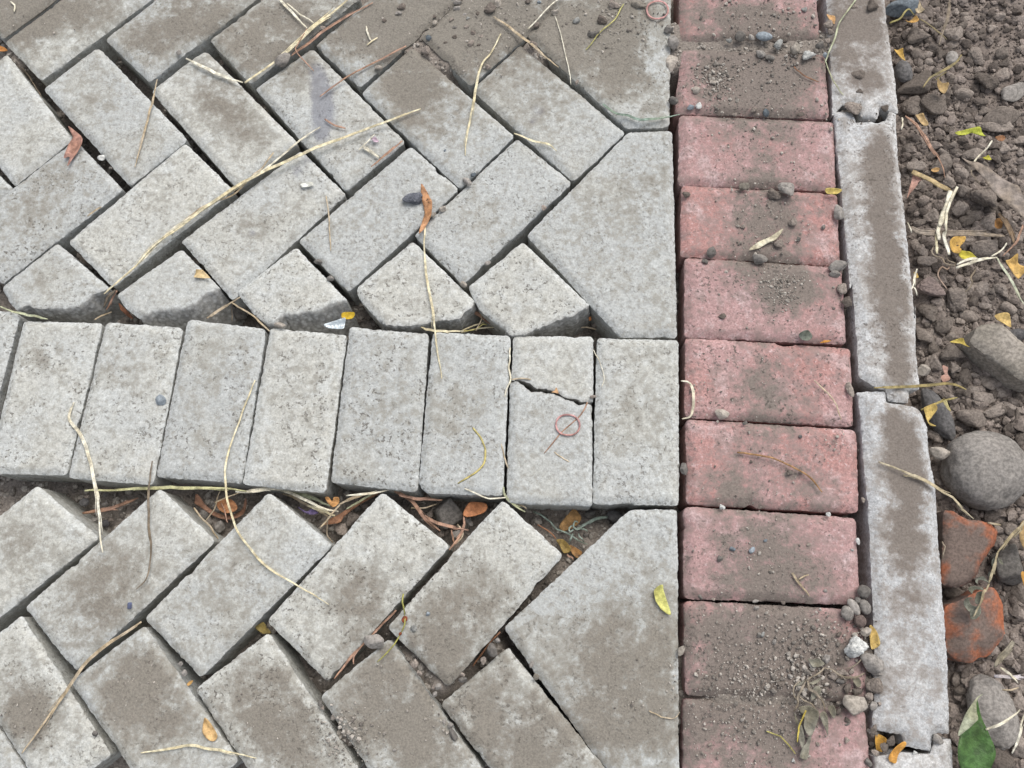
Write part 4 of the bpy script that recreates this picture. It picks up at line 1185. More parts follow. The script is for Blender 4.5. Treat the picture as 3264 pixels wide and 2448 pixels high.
# ------------------------------------------------------------------ straw, stalks and twigs
SLAB = [
 # label, line, width (photo px), colour, z or (z0, z1)
 ('thick pale straw running from the top edge to the third top-edge block', 'A 1615,548 1830,400 B 0,178 130,80 240,-15', 15, STRAW, .002, 0),
 ('reddish-brown dry blade beside the thick pale straw at the top', 'A 1925,372 2074,265 B 60,210 220,110 390,20', 10, PINKB, .002, 0),
 ('longest yellow straw, lying diagonally across the zigzag rows', 'B 705,722 570,775 430,830 250,900 0,995 A 1900,1075 1740,1150 1560,1250 1350,1390 1180,1520 1010,1640 C 880,120 690,285', 12, STRAW, .0055, .004),
 ('second long yellow straw, merging with the longest one', 'B 45,840 A 2000,920 1850,1050 1720,1150 1500,1300 1250,1460 1130,1540 C 950,60 830,160 710,262', 10, STRAWP, .003, .004),
 ('thin fibre split off the long yellow straws', 'A 1810,1010 1740,1110 1680,1160 1550,1290 1350,1370 1200,1470', 8, STRAWT, .003, .002),
 ('thin tan straw on the second block of the upper zigzag row', 'A 1045,525 1010,680 960,870 890,1110', 9, STRAWT, .002, .001),
 ('faded flattened straw near the top corner of the third upper zigzag block', 'A 1225,390 1350,450 1480,510 1610,545', 13, STRAWP, .002, .001),
 ('tan stalk along the upper edge of the sixth upper zigzag block', 'B 1190,110 1300,190 1440,300 1540,390 1620,445', 10, STRAWT, .004, .002),
 ('bent pale straw hanging over the joint of the fifth and sixth upper zigzag blocks', 'B 1240,225 1170,350 1110,430 1070,600 1040,780 1010,920 1003,1030', 9, STRAW, .003, .002),
 ('long pinkish dry blade across the fourth block of the top row', 'B 612,305 470,380 330,455 210,520 40,640', 8, PINKB, .004, .001),
 ('fine pale rootlet on the dirt at the top', 'B 1415,195 1500,115 1590,20 1640,-15', 6, STRAWP, .003, .003),
 ('upright straw from the orange bark scrap down over the straight row', 'B 740,1490 735,1600 D 735,0 750,150 780,330 795,430 810,600 850,845', 10, STRAW, .003, .004),
 ('kinked yellow straw standing over the gap at the left of the straight row', 'C 490,1000 465,1110 530,1200 590,1330 620,1480 650,1650 E 665,200 685,335', 13, STRAWP, .004, .003),
 ('long thin curved straw from the straight row down to the fourth block below it', 'C 1690,850 1600,1080 1500,1380 1495,1550 E 1510,10 1560,150 1650,300 1760,420 1900,510 2074,610 F 105,675', 9, STRAW, .004, .003),
 ('grey-brown stalk lying over the gap onto the second block below the straight row', 'C 1010,1385 995,1500 985,1659 E 990,150 1000,300 990,420 960,520 895,580', 9, GREYB, .004, .001),
 ('long dry grass blade along the joints in the bottom left corner', 'E 940,790 800,880 640,1000 550,1090 400,1310 280,1480 150,1660', 13, STRAWT, .003, .001),
 ('yellow straw with a kink at the bottom edge of the photo', 'E 930,1660 1100,1635 1260,1605 1400,1630 1560,1665 1700,1695', 9, STRAW, .003, .002),
 ('yellow curved stalk on the sixth block of the straight row', 'D 1050,1170 1110,1250 1135,1330 1120,1410 1060,1470 950,1540', 8, (.50, .43, .17), .004, 0),
 ('pale rootlet crossing the tip of the fifth block below the straight row', 'S 260,-10 420,60 500,92 600,92 670,85', 7, STRAWP, .003, 0),
 ('greenish grass blade lying over the left end of the straight row', 'C 0,370 100,405 210,430 320,450', 9, GREENP, .005, 0),
 ('tan stalk beside the blue pebble of the straight row gap', 'T 985,380 1200,240 1290,185', 11, STRAWT, (-.02, -.004), 0),
 ('straw fork over the gap left of the third broken half block', 'T 1215,238 1400,350 1480,420 1550,485', 8, STRAWT, (-.01, .004), 0),
 ('thread-like stalk dropping into the gap under the straw fork', 'T 1216,250 1214,400', 5, GREYB, -.03, 0),
 ('dark frayed blade under the end of the long straws', 'T 190,120 120,190 85,280', 13, GREYB, (-.002, -.02), 0),
 ('second frayed blade under the end of the long straws', 'T 200,130 165,200 110,300', 9, PINKB, (-.004, -.02), 0),
 ('stub of straw in the gap right of the leftmost broken half block', 'T 0,390 80,345 150,320', 10, STRAWT, -.03, 0),
 ('long greenish straw bridging the gap below the straight row', 'Q 220,140 330,130 500,130 870,115 1320,105 1600,110 1850,150', 12, (.47, .46, .26), -.008, 0),
 ('brown flat straw deep in the left gap below the straight row', 'Q 200,365 400,335 600,280 765,208', 16, PINKB, -.04, 0),
 ('pale leaf-like straw end between the third and fourth blocks of the straight row', 'Q 1740,145 1900,150 2070,120 2212,128', 16, STRAWP, -.01, 0),
 ('fine straw crossing the orange leaf in the gap', 'Q 1530,262 1700,190 1830,148', 6, STRAWT, -.025, 0),
 ('forked straw beside the curled brown strip', 'Q 1440,445 1530,325 1555,225 1585,140', 6, STRAWT, -.03, 0),
 ('fine straw lying over the curled brown strip', 'Q 1600,260 1635,360 1660,465', 6, PINKB, -.03, 0),
 ('thin root on the side of the second block below the straight row', 'Q 1320,320 1400,420 1480,500 1565,630', 8, STRAWT, -.02, 0),
 ('topmost straw of the bundle in the gap under the fourth straight block', 'R 0,65 200,90 380,160 560,250 700,300 840,340', 12, STRAWP, -.018, 0),
 ('wide pale straw of the bundle in the gap under the fourth straight block', 'R 480,265 650,320 800,385', 15, STRAW, -.026, 0),
 ('greenish straw of the bundle in the gap under the fourth straight block', 'R 200,100 400,130 600,200 745,265', 16, GREENP, -.03, 0),
 ('lowest dark straw of the bundle in the gap under the fourth straight block', 'R 200,120 400,210 580,300 745,412', 9, STRAWT, -.034, 0),
 ('thin bent straw in front of the heart-shaped orange leaf', 'R 860,255 760,370 690,460 630,525', 8, STRAWT, -.012, 0),
 ('thin root hanging below the brown strip in the gap', 'R 720,400 712,600 745,650 785,705', 7, GREYB, -.03, 0),
 ('pale straw lying along the foot of the fifth straight block', 'R 930,150 1150,130 1300,105 1430,82', 9, STRAWP, -.008, 0),
 ('tan straw over the brown strip under the fifth straight block', 'R 850,255 1000,180 1200,130', 12, STRAWT, -.022, 0),
 ('greenish straw over the brown strip under the fifth straight block', 'R 940,300 1080,220 1200,150 1290,120', 9, GREENP, -.024, 0),
 ('brown stalk along the side of the fourth block below the straight row', 'R 1500,90 1700,210 1850,400 2040,560', 13, PINKB, -.02, 0),
 ('reddish blade at the foot of the sixth straight block', 'R 1560,140 1690,175 1900,190 2060,200', 13, PINKB, -.015, 0),
 ('fine straw above the faceted grey stone', 'R 1700,290 1850,290 2000,248', 6, STRAWT, -.025, 0),
 ('reddish stalk in front of the faceted grey stone', 'R 1850,380 2000,470 2212,525 S 150,388 295,412', 12, PINKB, -.012, 0),
 ('tan stalk bundle squeezed left of the fifth block below the straight row', 'S 250,260 240,400 190,500 100,612', 12, PINKB, (-.03, -.006), 0),
 ('fine stalk beside the squeezed tan bundle', 'S 190,350 235,470 130,580', 7, STRAWT, (-.03, -.01), 0),
 ('short twig left of the squeezed tan bundle', 'S 120,410 135,480 152,545', 8, PINKB, -.03, 0),
 ('greenish grass blade at the top tip of the fifth block below the straight row', 'S 650,-25 660,60 750,150 870,225', 11, GREENP, (.004, -.012), 0),
 ('tan straw beside the greenish grass blade', 'S 700,80 780,130 880,190', 9, STRAWT, -.012, 0),
 ('thin brown twig at the edge of the fifth block below the straight row', 'S 990,360 1100,420 1170,500', 7, BRN, -.02, 0),
 ('short reddish straw crossing in the dark triangular gap', 'S 1290,650 1360,705', 8, PINKB, -.045, 0),
 ('yellow straw at the foot of the fourth broken half block', 'U 640,320 720,338 800,345 950,345', 9, STRAW, -.004, 0),
 ('upper straw of the small heap right of the fourth broken half block', 'U 930,342 1010,310 1100,280', 7, STRAW, -.03, 0),
 ('lower straw of the small heap right of the fourth broken half block', 'U 930,350 1050,325 1175,318', 7, STRAW, -.03, 0),
 ('middle straw of the small heap right of the fourth broken half block', 'U 940,345 1040,325 1080,295 1110,300', 6, (.45, .40, .16), -.026, 0),
 ('thin thread standing up from the small straw heap', 'U 1030,345 1075,255 1060,215', 4, STRAWT, -.02, 0),
 ('reddish blade under the rightmost broken half block', 'U 1015,205 1100,260 1175,315', 17, PINKB, (-.02, -.03), 0),
 ('whitish stub of straw in the gap right of the rightmost broken half block', 'U 1775,320 1830,320 1885,330', 9, STRAWT, -.045, 0),
 ('olive stalk lying over the joint of the second and third kerb stones', 'M 90,140 380,140 620,125 950,95 1150,115 1255,162', 11, (.30, .245, .11), .006, 0),
 ('pale bent stalk from the third kerb stone down to the brick', 'M 140,1070 400,1180 620,1270 760,1340 900,1430 1050,1530 1190,1659 N 720,30 800,110 935,218', 12, (.47, .41, .29), (.008, .0), .004),
 ('side blade of the pale bent stalk on the third kerb stone', 'M 460,1240 560,1262 660,1290 740,1320', 9, (.47, .41, .29), .006, 0),
 ('thin curved brown stalk on the seventh red block', 'H 610,950 740,965 870,1010 1000,1080 1090,1170', 8, (.33, .19, .09), .003, .002),
 ('fine curved rootlet on the sixth red block', 'H 1040,550 1120,620 1160,680 1190,770', 6, STRAWT, .003, .001),
 ('whitish curled ribbon of straw left of the sixth red block', 'H 300,550 345,562 368,640 350,745 300,762', 11, STRAWP, (-.004, .003), .004),
 ('split tan straw on the eighth red block', 'I 915,395 960,450 1015,525', 11, STRAWT, .002, 0),
 ('short side splinter of the split tan straw', 'I 950,435 985,415 1012,405', 6, STRAWT, .003, 0),
 ('yellow tendril on the bottom red block', 'I 775,1282 850,1310 900,1355 935,1405', 6, (.40, .36, .12), .003, 0),
 ('dark twig on the second red block', 'G 870,350 930,400 1000,430', 6, BRN, .003, 0),
 ('thin pale-green grass hanging from the top edge onto the first kerb stone', 'G 1197,-5 1110,120 1070,230 1030,330', 7, GREENP, .006, .004),
 ('fine forked grass end on the left edge of the first kerb stone', 'G 1032,310 1070,420 1130,500', 5, GREENP, .005, .001),
 ('green-blue grass blade reaching from the top edge block to the second red block', 'B 1910,690 1990,750 2074,770 G 50,628 150,625 275,600', 10, (.25, .33, .27), .003, .002),
 ('fine pale thread on the top five-sided edge block', 'B 1595,110 1640,260 1680,440 1700,560', 4, STRAWP, .003, .001),
 ('yellow-green sprig on the top five-sided edge block', 'B 2045,30 1990,130 1890,220 1800,330', 6, (.42, .40, .16), .003, .001),
 ('short straw end on the sixth block of the upper zigzag row', 'B 1325,880 1450,935 1550,955 1610,1000', 9, STRAW, .003, .001),
 ('fine straw on the fourth block of the second zigzag row', 'B 80,1300 100,1420 115,1659', 6, STRAWT, .002, .001),
 ('tan blade along the lower edge of the block with the blue-black smear', 'B 585,930 520,985 380,1105', 9, PINKB, .002, 0),
 ('pinkish straw on the block with the blue-black smear', 'B 70,790 130,825 210,850', 8, PINKB, .003, 0),
 ('white fallen floret on the lower corner of the block with the blue-black smear', 'B 335,970 375,1000 430,1050', 13, (.62, .60, .52), .003, 0),
 ('short crossed straws on the block with the blue-black smear', 'B 300,990 345,950 405,890', 6, STRAWP, .004, 0),
 ('small forked straw on the fourth block of the top row', 'B 345,175 355,215 380,270', 9, STRAWP, .003, 0),
 ('curled straw bit on the fourth block of the top row', 'B 355,300 390,270 425,250', 7, STRAW, .003, 0),
 ('pale branching straw at the top edge of the photo', 'A 1850,-5 1930,80 2030,190', 9, STRAWP, .003, 0),
 ('thin straw branching right at the top edge of the photo', 'A 1895,25 1980,90 2074,155', 7, STRAWP, .003, 0),
 ('bent thin straw beside the grey pebble at the top', 'A 2030,190 1975,290 1960,350 2074,470', 5, PINKB, .003, .002),
 ('tiny white stalk in the top left corner', 'A 70,10 100,45 95,80', 8, STRAWP, .002, 0),
 ('hair-thin root in the joint left of the second upper zigzag block', 'A 140,440 210,530 280,650', 4, GREYB, -.02, 0),
 ('brown straw caught in the joint of the second zigzag row', 'A 580,1430 650,1380 670,1370', 8, STRAWT, .0, 0),
 ('brown twig hanging down from the pale straw at the cracked block', 'D 1810,1000 1760,1090 1640,1200 1520,1340', 6, PINKB, .002, 0),
 ('tan straw piece below the rubber band on the cracked block', 'D 1590,1330 1640,1365 1690,1395', 6, STRAWT, .002, 0),
 ('fine pale root in the joint left of the cracked block', 'D 1300,640 1290,760 1305,840 1280,900 1260,970', 7, STRAWP, .001, 0),
 ('straw at the lower end of the joint left of the cracked block', 'D 1225,1260 1250,1320 1285,1440', 7, STRAWT, .001, 0),
 ('short straw lodged in the crack of the cracked block', 'D 1310,850 1370,845 1435,852', 7, STRAWT, .002, 0),
 ('hair-thin straw on the right block of the straight row', 'D 1850,655 1900,760 1920,850 1905,900', 4, STRAWP, .002, 0),
 ('upper pinkish stem bundle in the joint of the fourth and fifth lower blocks', 'F 545,715 400,860 300,970 220,1060 135,1170', 12, PINKB, (-.012, .0), 0),
 ('lower pinkish stem in the joint of the fourth and fifth lower blocks', 'F 420,850 330,930 270,1020 268,1070', 8, PINKB, (-.008, .0), 0),
 ('dark stem in the joint left of the bottom five-sided edge block', 'F 1230,860 1140,960 1050,1090', 8, BRN, (-.006, -.02), 0),
 ('fine root at the right edge of the bottom five-sided block', 'I 120,1165 190,1200 260,1205 290,1170', 5, STRAWT, .002, 0),
]
for lab, s, w, col, z, lift in SLAB:
    pair = isinstance(z, tuple)
    stalk('straw' if 'straw' in lab else 'plant_stalk', s, w, col, z=0 if pair else z, ends=z if pair else None, lift=lift, label=lab, category='straw' if 'straw' in lab else 'stalk')

SOILSTALKS = [
 ('whitish thin straw near the right edge above the smooth stone', 'O 1950,430 2080,433 2230,438', 13, (.50, .47, .50), -.02),
 ('short pale straw crossing the whitish one near the right edge', 'O 2005,345 2080,420 2155,492', 9, STRAWP, -.018),
 ('pale straw lying on the smooth stone right of the green leaf', 'O 1870,905 2000,845 2110,780 2172,725', 10, STRAWP, .008),
 ('pale straw running down the right edge beside the green leaf', 'O 2100,1110 2150,980 2180,860 2215,740', 10, STRAWP, .0),
 ('grey upright twig in the fine soil at the top right', 'J 1042,-5 1010,200 950,400 905,570', 11, GREYB, -.028),
 ('olive stem bent over the blue-grey stone', 'J 285,292 400,250 450,180 520,130 585,192', 8, (.34, .30, .12), (-.02)),
 ('thin olive stem right of the orange leaf at the top', 'J 660,240 750,310 850,390 930,450 1000,505', 8, (.22, .18, .10), -.028),
 ('forked olive twig over the smooth oval stone', 'J 1190,690 1130,770 1050,840 900,930 770,1000 700,1105', 10, (.30, .25, .13), -.008),
 ('side fork of the olive twig over the smooth oval stone', 'J 1000,910 930,955 850,1010', 7, (.30, .25, .13), -.012),
 ('left of the two parallel rootlets beside the second kerb stone', 'J 480,1460 580,1560 650,1659 K 680,130 780,300 840,380', 8, PINKB, -.026),
 ('right of the two parallel rootlets beside the second kerb stone', 'J 500,1470 620,1560 K 640,20 720,150 800,300 880,400 940,530 972,660', 9, PINKB, -.022),
 ('short pale rootlet against the second kerb stone', 'J 440,1480 445,1560 425,1640', 8, STRAWP, -.03),
 ('thin white stalk behind the dry lance-shaped leaf', 'K 1575,190 1500,300 1400,390 1330,485', 8, STRAWP, -.015),
 ('curved thin stalk under the dry lance-shaped leaf', 'K 1315,560 1310,620 1360,690 1415,750', 7, GREYB, -.025),
 ('dark thin stem at the right edge below the lance-shaped leaf', 'K 1950,1255 1900,1400 1850,1500 1700,1650', 9, PINKB, -.015),
 ('long dead flat stalk lying level under the broken straw', 'K 510,1290 700,1355 1000,1370 1400,1370 1560,1385 1720,1395', 24, (.27, .225, .18), -.02),
 ('thick brown twig pointing down right of the dead flat stalk', 'K 1650,1110 1740,1250 1800,1370 1850,1490', 20, (.25, .18, .12), -.018),
 ('short brown twig parallel to the thick one', 'K 1750,1180 1775,1270 1790,1330', 8, (.25, .18, .12), -.02),
 ('pale rootlet tuft end against the kerb below the pink scrap', 'K 510,1220 530,1290 560,1350', 9, STRAWP, -.014),
 ('pale straw fan beside the yellow-green leaf', 'L 1115,215 1250,170 1400,125 1640,82', 14, STRAWP, -.014),
 ('second blade of the pale straw fan', 'L 1130,175 1280,110 1420,100', 10, STRAWP, -.012),
 ('thin pale stalk rising to the right from the straw fan', 'K 1550,1659 1650,1600 1720,1530 1750,1480', 8, STRAWP, -.016),
 ('pale green grass stem running off the right edge', 'L 1640,85 1700,230 1820,430 1900,570 1985,680', 10, (.48, .50, .38), -.012),
 ('looped grey root hanging from the broken straw', 'L 850,-60 805,0 830,60 940,100 965,150 1050,180 1120,175', 8, GREYB, -.02),
 ('fine pinkish root left of the straw fan', 'L 1060,180 1000,240 930,210 890,270 895,350 950,430 1010,500', 7, (.30, .22, .17), -.022),
 ('thin zigzag twig in the crumbs left of the green grass stem', 'L 1365,232 1290,345 1310,410 1280,470 1228,522', 8, GREYB, -.025),
 ('thin grey root under the yellow-green leaf', 'L 980,50 1010,130 1110,165', 9, GREYB, -.02),
 ('pale straw tuft leaning on the side of the long kerb stone', 'L 625,235 590,340 570,450 510,560', 9, STRAWP, -.006),
 ('short pale straw at the foot of the tuft on the long kerb stone', 'L 575,450 600,500 620,570', 10, STRAWP, -.006),
 ('thin stem dropping from the olive kerb stalk over the yellow leaf', 'M 680,415 840,350 980,300 1130,265', 9, (.36, .30, .12), -.012),
 ('grey straw pinched between brick and boulder', 'N 1120,255 1200,275 1290,285', 14, (.33, .28, .20), -.014),
 ('curly root against the bottom of the third kerb stone', 'N 545,500 575,570 560,650 548,715', 9, GREYB, -.01),
 ('withered grey blade below the orange-fractured brick', 'O 2120,130 2050,210 1990,270 1950,350', 24, (.25, .225, .175), -.016),
 ('thin curl of straw at the right edge above the smooth stone', 'O 2025,545 2090,548 2160,530', 8, STRAWT, -.012),
]
for lab, s, w, col, z in SOILSTALKS:
    stalk('straw' if 'straw' in lab else 'twig', s, w, col, z=z, lift=.002, label=lab, category='straw' if 'straw' in lab else 'twig')

# broken flat straw on the soil: three split lengths held together at the kink
c0 = G(P('K 1040,820'), -.02)[0]
bs = bpy.data.objects.new('broken_straw', None)
COL.objects.link(bs)
bs.location = tuple(c0)
bs.empty_display_size = .02
bs['label'] = 'broad pale straw snapped into a hook with split ends on the soil'
bs['category'] = 'straw'
stalk('upper_length', 'K 570,582 750,668 900,745 1045,825', 25, (.42, .32, .17), z=-.014, parent=bs, flat=.25, split=False)
stalk('lower_length', 'K 1050,825 1010,1000 960,1130 915,1265', 25, STRAWP, z=-.012, parent=bs, flat=.25, split=False)
stalk('split_end', 'K 1135,775 1060,930 1000,1100 990,1340', 13, STRAWP, z=-.010, parent=bs, flat=.3, split=False)
stalk('split_end', 'K 990,1330 970,1400 1000,1520 1020,1640', 16, STRAWP, z=-.014, parent=bs, flat=.3, split=False)
stalk('split_end', 'K 915,1230 890,1330 905,1440 ', 18, STRAWP, z=-.014, parent=bs, flat=.3, split=False)
stalk('split_end', 'K 880,1330 870,1480 872,1620', 12, STRAW, z=-.016, parent=bs, flat=.3, split=False)

